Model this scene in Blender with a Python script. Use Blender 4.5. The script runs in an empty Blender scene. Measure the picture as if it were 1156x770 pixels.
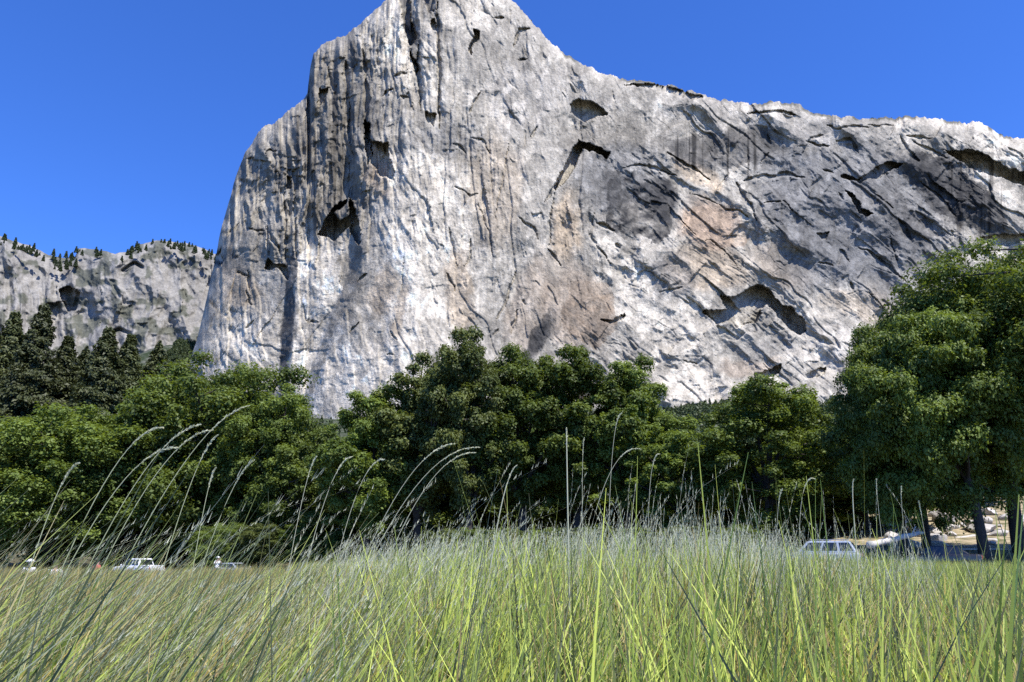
import bpy, bmesh, math, random
import numpy as np
from mathutils import Vector, Matrix

R = math.radians
random.seed(7)
rng = np.random.default_rng(11)
S = bpy.context.scene
COL = S.collection

# ------------------------------------------------------------------ camera
PW, PH, F = 1156.0, 770.0, 841.0
HORIZON = 620.0
PITCH = math.atan((HORIZON - PH / 2) / F)
EYE = 1.3
cam = bpy.data.cameras.new('camera')
cam.sensor_width = 36.0
cam.lens = 36.0 * F / PW
cam.clip_start = 0.05
cam.clip_end = 12000
camo = bpy.data.objects.new('camera', cam)
COL.objects.link(camo)
camo.location = (0, 0, EYE)
camo.rotation_euler = (math.pi / 2 + PITCH, 0, 0)
S.camera = camo
S.render.resolution_x, S.render.resolution_y = 1024, 682


def rays(px, py):
    """direction through a photo pixel, scaled so that its forward (y) part is 1"""
    cx = (np.asarray(px, float) - PW / 2) / F
    cy = (PH / 2 - np.asarray(py, float)) / F
    dy = math.cos(PITCH) - cy * math.sin(PITCH)
    dz = math.sin(PITCH) + cy * math.cos(PITCH)
    return cx / dy, dz / dy


def spot(px, dist):
    """x of a thing standing dist metres ahead in the column px near the horizon"""
    rx, _ = rays(px, HORIZON)
    return float(rx) * dist


# ------------------------------------------------------------------ numpy noise
TAB = rng.random((256, 256))
TAB2 = rng.random((256, 256))
TAB3 = rng.random((256, 256))


def vnoise(u, v, tab=TAB):
    iu = np.floor(u).astype(int); iv = np.floor(v).astype(int)
    fu = u - iu; fv = v - iv
    fu = fu * fu * (3 - 2 * fu); fv = fv * fv * (3 - 2 * fv)
    a = tab[iu & 255, iv & 255]; b = tab[(iu + 1) & 255, iv & 255]
    c = tab[iu & 255, (iv + 1) & 255]; d = tab[(iu + 1) & 255, (iv + 1) & 255]
    return (a * (1 - fu) + b * fu) * (1 - fv) + (c * (1 - fu) + d * fu) * fv


def fbm(u, v, o=4, tab=TAB, gain=0.5):
    s = 0; a = 1; t = 0
    for k in range(o):
        s = s + a * vnoise(u * 2 ** k + 17.3 * k, v * 2 ** k + 5.1 * k, tab)
        t += a; a *= gain
    return s / t - 0.5


def facets(u, v, seed=0):
    """voronoi plates: returns plate height, tilted plane value, distance to border"""
    iu = np.floor(u).astype(int); iv = np.floor(v).astype(int)
    f1 = np.full(u.shape, 9e9); f2 = np.full(u.shape, 9e9)
    bh = np.zeros(u.shape); tl = np.zeros(u.shape)
    for a in (-1, 0, 1):
        for b in (-1, 0, 1):
            ci = (iu + a + seed * 37) & 255; cj = (iv + b + seed * 91) & 255
            ox = iu + a + TAB[ci, cj]; oy = iv + b + TAB2[ci, cj]
            dx = u - ox; dy = v - oy
            d = dx * dx + dy * dy
            h = TAB3[ci, cj] - 0.5
            t = dx * (TAB2[cj, ci] - 0.5) * 2 + dy * (TAB[cj, ci] - 0.5) * 2
            near = d < f1
            f2 = np.where(near, f1, np.minimum(f2, d))
            bh = np.where(near, h, bh); tl = np.where(near, t, tl)
            f1 = np.where(near, d, f1)
    return bh, tl, np.sqrt(f2) - np.sqrt(f1)


def chips(u, v, seed=0, k=0.6, tilt=1.5, hh=0.6):
    """continuous broken rock: tilted faces meeting in sharp edges"""
    iu = np.floor(u).astype(int); iv = np.floor(v).astype(int)
    best = np.full(u.shape, -9e9); sec = np.full(u.shape, -9e9)
    for a in (-1, 0, 1):
        for b in (-1, 0, 1):
            ci = (iu + a + seed * 37) & 255; cj = (iv + b + seed * 91) & 255
            dx = u - (iu + a + TAB[ci, cj]); dy = v - (iv + b + TAB2[ci, cj])
            o = hh * (TAB3[ci, cj] - .5) + tilt * (dx * (TAB2[cj, ci] - .5) + dy * (TAB[cj, ci] - .5)) - k * (dx * dx + dy * dy)
            sec = np.maximum(sec, np.minimum(best, o)); best = np.maximum(best, o)
    return best, best - sec


def sstep(a, b, x):
    t = np.clip((x - a) / (b - a), 0, 1)
    return t * t * (3 - 2 * t)


# ------------------------------------------------------------------ object helpers
def tag(o, label=None, cat=None, group=None, kind=None):
    if label: o['label'] = label
    if cat: o['category'] = cat
    if group: o['group'] = group
    if kind: o['kind'] = kind
    return o


def empty(name, loc=(0, 0, 0), rz=0.0, scale=1.0):
    o = bpy.data.objects.new(name, None)
    COL.objects.link(o)
    o.location = loc; o.rotation_euler = (0, 0, rz); o.scale = (scale,) * 3
    o.empty_display_size = 0.2
    return o


def link(name, me, mat=None, parent=None):
    o = bpy.data.objects.new(name, me)
    COL.objects.link(o)
    if mat is not None:
        me.materials.append(mat)
    if parent is not None:
        o.parent = parent
    return o


def copy_tree(o, parent=None):
    c = o.copy(); COL.objects.link(c)
    c.parent = parent
    for ch in list(o.children):
        copy_tree(ch, c)
    return c


def mesh_np(name, verts, faces, attrs=None, smooth=False):
    """verts (N,3), faces (M,4) or (M,3) numpy arrays"""
    me = bpy.data.meshes.new(name)
    verts = np.ascontiguousarray(verts, np.float32)
    faces = np.ascontiguousarray(faces, np.int32)
    n = faces.shape[1]
    me.vertices.add(len(verts)); me.vertices.foreach_set('co', verts.ravel())
    me.loops.add(faces.size); me.loops.foreach_set('vertex_index', faces.ravel())
    me.polygons.add(len(faces))
    me.polygons.foreach_set('loop_start', np.arange(0, faces.size, n, dtype=np.int32))
    if smooth:
        me.polygons.foreach_set('use_smooth', np.ones(len(faces), bool))
    me.update(calc_edges=True)
    for k, val in (attrs or {}).items():
        val = np.asarray(val, np.float32)
        if val.ndim == 1:
            a = me.attributes.new(k, 'FLOAT', 'POINT'); a.data.foreach_set('value', val)
        else:
            if val.shape[1] == 3:
                val = np.concatenate([val, np.ones((len(val), 1), np.float32)], 1)
            a = me.attributes.new(k, 'FLOAT_COLOR', 'POINT'); a.data.foreach_set('color', val.ravel())
    return me


class MB:
    """collects simple shapes into one mesh"""
    def __init__(self): self.bm = bmesh.new()

    def box(self, c, s, rot=None, bevel=0.0):
        r = bmesh.ops.create_cube(self.bm, size=1.0)
        m = Matrix.Translation(c) @ (rot.to_4x4() if rot is not None else Matrix()) @ Matrix.Diagonal((*s, 1))
        bmesh.ops.transform(self.bm, matrix=m, verts=r['verts'])
        if bevel:
            ed = list({e for v in r['verts'] for e in v.link_edges})
            bmesh.ops.bevel(self.bm, geom=ed, offset=bevel, segments=2, affect='EDGES', clamp_overlap=True)
        return self

    def cyl(self, c, r, depth, axis='Y', seg=20, r2=None):
        q = bmesh.ops.create_cone(self.bm, cap_ends=True, segments=seg, radius1=r, radius2=r if r2 is None else r2, depth=depth)
        rot = {'Z': Matrix(), 'Y': Matrix.Rotation(math.pi / 2, 4, 'X'), 'X': Matrix.Rotation(math.pi / 2, 4, 'Y')}[axis]
        bmesh.ops.transform(self.bm, matrix=Matrix.Translation(c) @ rot, verts=q['verts'])
        return self

    def ball(self, c, s, sub=2):
        q = bmesh.ops.create_icosphere(self.bm, subdivisions=sub, radius=1.0)
        bmesh.ops.transform(self.bm, matrix=Matrix.Translation(c) @ Matrix.Diagonal((*s, 1)), verts=q['verts'])
        return self

    def poly(self, pts):
        self.bm.faces.new([self.bm.verts.new(p) for p in pts]); return self

    def prism(self, pts, d):
        """closed slab: polygon pts pushed by vector d"""
        a = [self.bm.verts.new(p) for p in pts]
        b = [self.bm.verts.new(Vector(p) + Vector(d)) for p in pts]
        n = len(pts)
        self.bm.faces.new(a); self.bm.faces.new(b[::-1])
        for i in range(n):
            self.bm.faces.new((a[i], b[i], b[(i + 1) % n], a[(i + 1) % n]))
        return self

    def build(self, name, mat, parent=None, smooth=False):
        bmesh.ops.recalc_face_normals(self.bm, faces=self.bm.faces)
        me = bpy.data.meshes.new(name); self.bm.to_mesh(me); self.bm.free()
        if smooth:
            me.polygons.foreach_set('use_smooth', np.ones(len(me.polygons), bool))
        return link(name, me, mat, parent)


def tubes(paths, seg=7):
    """paths: list of (points (k,3), radii (k,)) -> verts, faces of one mesh"""
    V = []; Fc = []; off = 0
    for P, rad in paths:
        P = np.asarray(P, float); rad = np.asarray(rad, float); k = len(P)
        T = np.gradient(P, axis=0); T /= np.linalg.norm(T, axis=1)[:, None] + 1e-9
        ref = np.where(np.abs(T[:, 2:3]) > 0.95, np.array([[1.0, 0, 0]]), np.array([[0, 0, 1.0]]))
        A = np.cross(T, ref); A /= np.linalg.norm(A, axis=1)[:, None] + 1e-9
        B = np.cross(T, A)
        th = np.arange(seg) * 2 * math.pi / seg
        ring = P[:, None] + rad[:, None, None] * (np.cos(th)[None, :, None] * A[:, None] + np.sin(th)[None, :, None] * B[:, None])
        V.append(ring.reshape(-1, 3))
        i = np.arange(k - 1)[:, None] * seg; j = np.arange(seg)[None]; j2 = (j + 1) % seg
        Fc.append(np.stack([i + j, i + j2, i + seg + j2, i + seg + j], -1).reshape(-1, 4) + off)
        off += k * seg
    return np.concatenate(V), np.concatenate(Fc)


# ------------------------------------------------------------------ materials
def new_mat(name):
    m = bpy.data.materials.new(name); m.use_nodes = True
    nt = m.node_tree; nt.nodes.clear()
    out = nt.nodes.new('ShaderNodeOutputMaterial')
    return m, nt, out


def simple(name, col, rough=0.6, metal=0.0, noise=0.15, scale=6.0, spec=0.5, coat=0.0):
    m, nt, out = new_mat(name)
    b = nt.nodes.new('ShaderNodeBsdfPrincipled')
    tc = nt.nodes.new('ShaderNodeTexCoord')
    n = nt.nodes.new('ShaderNodeTexNoise'); n.inputs['Scale'].default_value = scale; n.inputs['Detail'].default_value = 5
    nt.links.new(tc.outputs['Object'], n.inputs['Vector'])
    mx = nt.nodes.new('ShaderNodeMix'); mx.data_type = 'RGBA'
    mx.inputs[6].default_value = (*[c * (1 - noise) for c in col], 1)
    mx.inputs[7].default_value = (*[min(1, c * (1 + noise)) for c in col], 1)
    nt.links.new(n.outputs['Fac'], mx.inputs[0])
    nt.links.new(mx.outputs[2], b.inputs['Base Color'])
    b.inputs['Roughness'].default_value = rough; b.inputs['Metallic'].default_value = metal
    b.inputs['Specular IOR Level'].default_value = spec
    b.inputs['Coat Weight'].default_value = coat
    nt.links.new(b.outputs[0], out.inputs[0])
    return m


def rock_mat(name, scale, bump):
    """weathered granite: the mesh carries lichen, stain and mineral colour in 'tone'; grain is procedural"""
    m, nt, out = new_mat(name)
    N = nt.nodes.new; L = nt.links.new
    at = N('ShaderNodeAttribute'); at.attribute_name = 'tone'
    geo = N('ShaderNodeNewGeometry')
    n1 = N('ShaderNodeTexNoise'); n1.inputs['Scale'].default_value = scale; n1.inputs['Detail'].default_value = 8; n1.inputs['Roughness'].default_value = 0.65
    L(geo.outputs['Position'], n1.inputs['Vector'])
    mp = N('ShaderNodeMapping'); mp.inputs['Scale'].default_value = (0.35, 0.35, 0.03); L(geo.outputs['Position'], mp.inputs[0])
    n2 = N('ShaderNodeTexNoise'); n2.inputs['Scale'].default_value = 1.0; n2.inputs['Detail'].default_value = 6
    L(mp.outputs[0], n2.inputs['Vector'])
    r1 = N('ShaderNodeMapRange'); r1.inputs[1].default_value = 0.3; r1.inputs[2].default_value = 0.7; r1.inputs[3].default_value = 0.72; r1.inputs[4].default_value = 1.18
    L(n1.outputs['Fac'], r1.inputs[0])
    r2 = N('ShaderNodeMapRange'); r2.inputs[1].default_value = 0.35; r2.inputs[2].default_value = 0.6; r2.inputs[3].default_value = 0.8; r2.inputs[4].default_value = 1.06
    L(n2.outputs['Fac'], r2.inputs[0])
    mu = N('ShaderNodeMath'); mu.operation = 'MULTIPLY'; L(r1.outputs[0], mu.inputs[0]); L(r2.outputs[0], mu.inputs[1])
    vm = N('ShaderNodeVectorMath'); vm.operation = 'SCALE'; L(at.outputs['Color'], vm.inputs[0]); L(mu.outputs[0], vm.inputs['Scale'])
    b = N('ShaderNodeBsdfPrincipled'); b.inputs['Roughness'].default_value = 0.85; b.inputs['Specular IOR Level'].default_value = 0.25
    L(vm.outputs[0], b.inputs['Base Color'])
    bp = N('ShaderNodeBump'); bp.inputs['Strength'].default_value = 0.9; bp.inputs['Distance'].default_value = bump
    L(n1.outputs['Fac'], bp.inputs['Height']); L(bp.outputs[0], b.inputs['Normal'])
    L(b.outputs[0], out.inputs[0])
    return m


def leaf_mat(name, c1, c2, trans=0.35, rough=0.55, vary=0.25, attr='tint', spec=0.3, tcol=None):
    """leaf or blade: colour between c1 and c2 by the per-leaf 'tint', light passing through"""
    m, nt, out = new_mat(name)
    N = nt.nodes.new; L = nt.links.new
    at = N('ShaderNodeAttribute'); at.attribute_name = attr
    mx = N('ShaderNodeMix'); mx.data_type = 'RGBA'
    mx.inputs[6].default_value = (*c1, 1); mx.inputs[7].default_value = (*c2, 1)
    L(at.outputs['Fac'], mx.inputs[0])
    oi = N('ShaderNodeObjectInfo')
    mr = N('ShaderNodeMapRange'); mr.inputs[3].default_value = 1 - vary; mr.inputs[4].default_value = 1 + vary
    L(oi.outputs['Random'], mr.inputs[0])
    vm = N('ShaderNodeVectorMath'); vm.operation = 'SCALE'; L(mx.outputs[2], vm.inputs[0]); L(mr.outputs[0], vm.inputs['Scale'])
    b = N('ShaderNodeBsdfPrincipled'); b.inputs['Roughness'].default_value = rough; b.inputs['Specular IOR Level'].default_value = spec
    L(vm.outputs[0], b.inputs['Base Color'])
    t = N('ShaderNodeBsdfTranslucent')
    hs = N('ShaderNodeHueSaturation'); hs.inputs['Saturation'].default_value = 1.15; hs.inputs['Value'].default_value = 1.35; hs.inputs['Hue'].default_value = 0.485
    L(vm.outputs[0], hs.inputs['Color']); L(hs.outputs[0], t.inputs['Color'])
    ms = N('ShaderNodeMixShader'); ms.inputs[0].default_value = trans
    L(b.outputs[0], ms.inputs[1]); L(t.outputs[0], ms.inputs[2])
    L(ms.outputs[0], out.inputs[0])
    return m


def blade_mat(name, trans=0.3):
    """grass: the mesh carries each blade's own colour in 'tone'"""
    m, nt, out = new_mat(name)
    N = nt.nodes.new; L = nt.links.new
    at = N('ShaderNodeAttribute'); at.attribute_name = 'tone'
    b = N('ShaderNodeBsdfPrincipled'); b.inputs['Roughness'].default_value = 0.6; b.inputs['Specular IOR Level'].default_value = 0.18
    L(at.outputs['Color'], b.inputs['Base Color'])
    t = N('ShaderNodeBsdfTranslucent')
    hs = N('ShaderNodeHueSaturation'); hs.inputs['Saturation'].default_value = 1.1; hs.inputs['Value'].default_value = 1.3
    L(at.outputs['Color'], hs.inputs['Color']); L(hs.outputs[0], t.inputs['Color'])
    ms = N('ShaderNodeMixShader'); ms.inputs[0].default_value = trans
    L(b.outputs[0], ms.inputs[1]); L(t.outputs[0], ms.inputs[2]); L(ms.outputs[0], out.inputs[0])
    return m


M_CLIFF = rock_mat('granite', 0.22, 2.6)
M_RIDGE = rock_mat('ridge_granite', 0.10, 3.0)
M_BARK = simple('bark', (0.045, 0.037, 0.03), 0.95, noise=0.45, scale=5)
M_OAK = leaf_mat('oak_leaf', (0.052, 0.080, 0.017), (0.18, 0.24, 0.047), 0.35, vary=0.25)
M_OLIVE = leaf_mat('grey_oak_leaf', (0.050, 0.070, 0.019), (0.155, 0.185, 0.048), 0.3, vary=0.18)
M_PINE = leaf_mat('pine_needle', (0.032, 0.043, 0.015), (0.10, 0.115, 0.038), 0.15, vary=0.2)
M_FAR = leaf_mat('far_leaf', (0.035, 0.052, 0.022), (0.085, 0.115, 0.042), 0.2, vary=0.0)
M_GRASS = blade_mat('grass_blade', 0.30)
M_STALK = blade_mat('grass_stalk', 0.2)

# ================================================================== CLIFF
RIM = np.array([(196, 470), (203, 445), (207, 430), (213, 412), (222, 380), (230, 350), (237, 318), (242, 294), (246, 276), (250, 256), (257, 232), (264, 206),
    (270, 190), (277, 172), (285, 160), (292, 150), (302, 142), (315, 134), (330, 123), (343, 112), (347, 106), (348.5, 92), (350.5, 75), (354, 62),
    (362, 52), (375, 45), (390, 38), (405, 28), (414, 20), (421, 13), (430, 5), (437, -2), (450, -9), (480, -16), (520, -16), (558, -9), (577, 0),
    (585, 8), (595, 18), (605, 30), (615, 40), (625, 50), (640, 61), (655, 70), (670, 78), (680, 83), (700, 87), (720, 90), (740, 92), (760, 95),
    (780, 103), (800, 107), (830, 115), (860, 117), (880, 115), (895, 116), (910, 122), (935, 130), (960, 132), (985, 132), (1010, 132), (1035, 132),
    (1060, 135), (1080, 138), (1105, 138), (1115, 142), (1130, 153), (1145, 155), (1165, 160), (1200, 172), (1260, 195)], float)

# shaded hollows under roofs: outlines (photo pixels), depth in metres
PITS = [
    ([(419, 160), (438, 162), (440, 179), (445, 194), (443, 203), (436, 199), (430, 199), (419, 184)], 30),
    ([(359, 264), (367, 248), (378, 232), (390, 226), (392, 229), (382, 236), (377, 240), (385, 250), (394, 242), (394, 223), (399, 229), (404, 248), (407, 265), (405, 277), (401, 274), (394, 256), (385, 266), (379, 272), (376, 272)], 34),
    ([(302, 290), (312, 297), (323, 299), (327, 307), (325, 316), (318, 307), (313, 303), (302, 305), (298, 303)], 20),
    ([(243, 288), (250, 280), (252, 298), (243, 297)], 16),
    ([(644, 117), (654, 111), (670, 116), (679, 122), (686, 128), (685, 131), (672, 131), (660, 139), (652, 135), (645, 127)], 26),
    ([(653, 158), (660, 161), (672, 165), (690, 172), (685, 179), (676, 175), (666, 170), (658, 169), (650, 184), (644, 198), (633, 209), (627, 216), (626, 212), (633, 198), (641, 180), (648, 164)], 18),
    ([(812, 333), (821, 336), (831, 334), (844, 326), (856, 321), (864, 324), (875, 336), (883, 343), (893, 347), (908, 361), (910, 374), (904, 379), (893, 374), (883, 363), (875, 353), (866, 345), (858, 349), (860, 355), (854, 363), (841, 365), (831, 370), (821, 363), (808, 365), (800, 359), (792, 353), (794, 349), (804, 349), (821, 350), (817, 343)], 34),
    ([(852, 422), (870, 416), (883, 410), (880, 421), (870, 425), (867, 431), (854, 434)], 18),
    ([(909, 423), (922, 417), (933, 414), (932, 421), (922, 426), (911, 428)], 16),
    ([(1066, 170), (1083, 169), (1102, 170), (1116, 176), (1135, 187), (1162, 197), (1210, 214), (1210, 228), (1160, 211), (1145, 207), (1133, 201), (1120, 199), (1108, 195), (1093, 187), (1079, 179)], 22),
    ([(703, 96), (726, 94), (745, 96), (770, 102), (794, 109), (795, 112), (781, 111), (762, 107), (745, 103), (726, 98)], 12),
    ([(841, 129), (854, 126), (875, 125), (887, 125), (899, 130), (893, 131), (879, 128), (862, 128)], 9),
    ([(948, 198), (959, 197), (967, 202), (979, 197), (992, 187), (1006, 181), (1019, 184), (1015, 189), (1002, 194), (994, 202), (981, 202), (971, 206), (963, 203), (950, 202)], 15),
    ([(954, 212), (963, 218), (971, 229), (973, 235), (986, 241), (981, 244), (971, 242), (967, 237), (961, 225)], 13),
    ([(1106, 268), (1129, 263), (1145, 265), (1160, 262), (1160, 272), (1135, 277), (1110, 273)], 14),
    ([(479, 127), (493, 127), (489, 143), (482, 137)], 16),
    ([(533, 33), (541, 34), (542, 44), (534, 50), (532, 62), (529, 60), (530, 48), (536, 40)], 14),
    ([(446, -16), (462, -16), (465, 25), (471, 42), (466, 52), (463, 54), (459, 42), (456, 25)], 16),
    ([(462, 58), (466, 62), (473, 77), (471, 85), (467, 77)], 10),
    ([(474, -10), (490, -10), (490, 13), (484, 15)], 14),
    ([(485, 25), (491, 21), (493, 35), (487, 33)], 9),
    ([(361, 100), (370, 99), (369, 110), (361, 122), (358, 116)], 13),
    ([(678, 361), (693, 360), (701, 355), (706, 353), (706, 358), (697, 363), (688, 365), (678, 363)], 9),
    ([(921, 262), (937, 262), (933, 270), (927, 269)], 9),
    ([(323, 199), (328, 200), (329, 213), (324, 214)], 10),
    ([(411, 135), (418, 140), (420, 175), (416, 185), (412, 165)], 14),
    ([(75, 0), (76, 0), (76, 1)], 0),
]
# cracks, corners and flake edges: polyline, half width (px), depth (m)
CRACKS = [
    ([(494.5, -14), (495, 40), (496, 145)], 1.7, 11), ([(473, 50), (474, 90), (476, 125)], 2.0, 10),
    ([(348, 75), (351, 108), (346, 133)], 2.0, 9), ([(391, 69), (392, 112)], 2.2, 10), ([(369, 73), (374, 90), (380, 108)], 1.3, 8),
    ([(409, 54), (413, 91), (415, 160)], 2.4, 12), ([(414, 20), (412, 36), (409, 54)], 1.3, 6), ([(432, 108), (444, 99)], 1.6, 8),
    ([(446, 85), (454, 82), (461, 82)], 1.7, 8), ([(453, 107), (463, 109)], 1.6, 7), ([(465, 116), (468, 133)], 1.3, 6),
    ([(395, 116), (395, 146), (399, 175)], 1.6, 8), ([(394, 182), (394, 223)], 1.3, 6), ([(320, 217), (322, 250), (323, 292)], 1.6, 8),
    ([(332, 213), (333, 250), (334, 292)], 1.6, 8), ([(302, 255), (304, 290)], 1.5, 7), ([(301, 171), (306, 169), (312, 171)], 2.0, 8),
    ([(248, 263), (260, 263), (269, 253)], 1.1, 5), ([(280, 259), (298, 261)], 1.2, 6), ([(304, 263), (310, 272), (316, 284)], 2.3, 9),
    ([(754, 171), (771, 182), (787, 192), (802, 203)], 1.5, 8), ([(823, 196), (810, 215)], 1.1, 6), ([(831, 205), (839, 221), (850, 238), (854, 249)], 2.2, 9),
    ([(777, 217), (792, 223), (804, 228), (821, 236), (833, 237), (850, 250)], 0.9, 5), ([(858, 182), (868, 171)], 1.4, 6),
    ([(839, 203), (858, 198), (870, 199), (883, 196), (908, 200)], 1.8, 8), ([(794, 270), (804, 270), (812, 278), (823, 289), (835, 305)], 0.9, 5),
    ([(946, 298), (949, 282), (957, 295)], 1.7, 7), ([(967, 279), (979, 284), (994, 294), (1006, 304), (1023, 318)], 1.7, 8),
    ([(959, 319), (963, 327)], 1.6, 7), ([(1013, 248), (1020, 259), (1027, 271)], 3.0, 9), ([(1004, 267), (1013, 296)], 1.3, 6),
    ([(1035, 319), (1048, 323)], 2.0, 7), ([(923, 296), (940, 300)], 1.2, 6), ([(910, 160), (921, 164), (934, 164)], 1.6, 7),
    ([(915, 155), (930, 153)], 1.5, 7), ([(944, 160), (959, 156), (969, 173)], 2.0, 8), ([(932, 142), (944, 145), (969, 142), (979, 145)], 1.7, 7),
    ([(1015, 154), (1023, 169), (1038, 181)], 2.0, 8), ([(1023, 153), (1050, 156)], 1.5, 7), ([(1031, 160), (1050, 169), (1070, 179)], 1.3, 6),
    ([(946, 218), (952, 225)], 1.6, 7), ([(929, 191), (940, 196)], 1.9, 7), ([(979, 142), (1010, 141)], 1.4, 6),
    ([(621, 282), (627, 291), (633, 300)], 1.3, 6), ([(627, 217), (622, 242), (621, 280)], 1.1, 5), ([(676, 251), (684, 257), (693, 261)], 2.6, 9),
    ([(696, 275), (700, 279)], 2.0, 7), ([(677, 280), (685, 293)], 0.9, 5), ([(703, 190), (722, 186), (743, 190), (764, 199)], 1.6, 7),
    ([(504, 309), (510, 318), (514, 328)], 1.5, 7), ([(532, 269), (531, 290), (523, 301)], 1.4, 6), ([(583, 307), (568, 349), (559, 361)], 1.8, 6),
    ([(585, 351), (576, 376)], 1.3, 6), ([(590, 338), (594, 343)], 1.3, 5), ([(512, 163), (519, 166), (526, 173)], 1.5, 6),
    ([(532, 155), (545, 157), (554, 173)], 1.4, 6), ([(514, 209), (532, 220), (539, 219)], 1.1, 5), ([(586, 246), (603, 258), (609, 269)], 1.3, 6),
    ([(607, 142), (600, 157)], 1.3, 6), ([(630, 204), (616, 227)], 1.5, 6), ([(404, 317), (414, 309)], 1.2, 6), ([(395, 376), (405, 365)], 1.2, 6),
    ([(441, 374), (449, 385)], 0.9, 5), ([(437, 400), (444, 401)], 0.9, 5), ([(345, 363), (359, 363)], 0.9, 5), ([(343, 345), (344, 362)], 0.7, 4), ([(543, 102), (536, 114), (530, 127)], 1.4, 7),
    ([(580, 52), (586, 35), (599, 33)], 1.7, 8), ([(555, 19), (568, 20)], 1.8, 8), ([(586, 67), (596, 67)], 1.6, 7), ([(268, 306), (280, 312)], 1.2, 6),
    ([(237, 338), (246, 348)], 1.0, 5), ([(277, 372), (287, 362)], 1.1, 5), ([(225, 412), (236, 398)], 1.2, 5), ([(278, 328), (284, 345)], 1.3, 6), ([(282, 305), (282, 328)], 1.2, 6),
    ([(770, 408), (785, 412)], 1.1, 6), ([(745, 330), (770, 325)], 1.2, 5), ([(672, 240), (668, 270), (690, 300)], 1.0, 4), ([(862, 228), (885, 226), (895, 238)], 1.2, 6),
    ([(1040, 205), (1062, 222), (1080, 245)], 1.5, 6), ([(990, 220), (1008, 235)], 1.6, 7), ([(980, 330), (1000, 350)], 1.0, 5), ([(540, 230), (552, 262), (556, 290)], 0.9, 4),
    ([(575, 160), (568, 200), (560, 240)], 0.9, 4), ([(556, 380), (562, 372)], 1.2, 5), ([(506, 255), (516, 300)], 0.9, 4), ([(455, 290), (452, 330)], 0.7, 3),
]
# left-facing corners: the corner's near edge (x at y), side wall width px, depth m, how far left the slab behind it leans out
CORNERS = [
    ([(278, 336), (292, 338), (315, 335), (342, 333), (363, 332), (405, 329), (440, 325), (500, 317)], 12, 20, 85),
    ([(250, 408), (285, 410), (311, 408), (325, 402), (334, 397), (354, 388), (379, 379), (398, 372), (440, 359), (480, 350)], 15, 24, 60),
    ([(-10, 470), (42, 475), (90, 478), (125, 480)], 6, 15, 26),
    ([(60, 396), (120, 400), (180, 402), (220, 404)], 7, 12, 40),
    ([(150, 556), (220, 560), (270, 548), (300, 540)], 6, 5, 40),
    ([(280, 604), (330, 588), (378, 578), (400, 573)], 8, 7, 40),
    ([(205, 330), (280, 337)], 10, 8, 50),
]
BASE_Y = 520.0


def in_poly(px, py, poly, wob=0):
    inside = np.zeros(px.shape, bool)
    n = len(poly); j = n - 1
    for i in range(n):
        xi, yi = poly[i]; xj, yj = poly[j]
        c = ((yi > py) != (yj > py)) & (px < (xj - xi) * (py - yi) / (yj - yi + 1e-9) + xi)
        inside ^= c; j = i
    return inside


def along(px, py, line):
    """fraction of the way along a polyline at its nearest point"""
    d = np.full(px.shape, 1e9); s = np.zeros(px.shape)
    ln = [math.hypot(b[0] - a[0], b[1] - a[1]) for a, b in zip(line[:-1], line[1:])]
    acc = 0
    for (ax, ay), (bx, by), l_ in zip(line[:-1], line[1:], ln):
        vx, vy = bx - ax, by - ay
        t = np.clip(((px - ax) * vx + (py - ay) * vy) / (vx * vx + vy * vy + 1e-9), 0, 1)
        q = np.hypot(px - ax - t * vx, py - ay - t * vy)
        s = np.where(q < d, (acc + t * l_) / sum(ln), s); d = np.minimum(d, q); acc += l_
    return s


def seg_dist(px, py, line):
    d = np.full(px.shape, 1e9)
    for (ax, ay), (bx, by) in zip(line[:-1], line[1:]):
        vx, vy = bx - ax, by - ay
        t = np.clip(((px - ax) * vx + (py - ay) * vy) / (vx * vx + vy * vy + 1e-9), 0, 1)
        d = np.minimum(d, np.hypot(px - ax - t * vx, py - ay - t * vy))
    return d


def blob(px, py, cx, cy, rx, ry, rot, wx, wy):
    c, s = math.cos(R(rot)), math.sin(R(rot))
    dx = px - cx + wx; dy = py - cy + wy
    u = (dx * c + dy * s) / rx; v = (-dx * s + dy * c) / ry
    return 1 - sstep(0.62, 1.12, np.sqrt(u * u + v * v))


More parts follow.
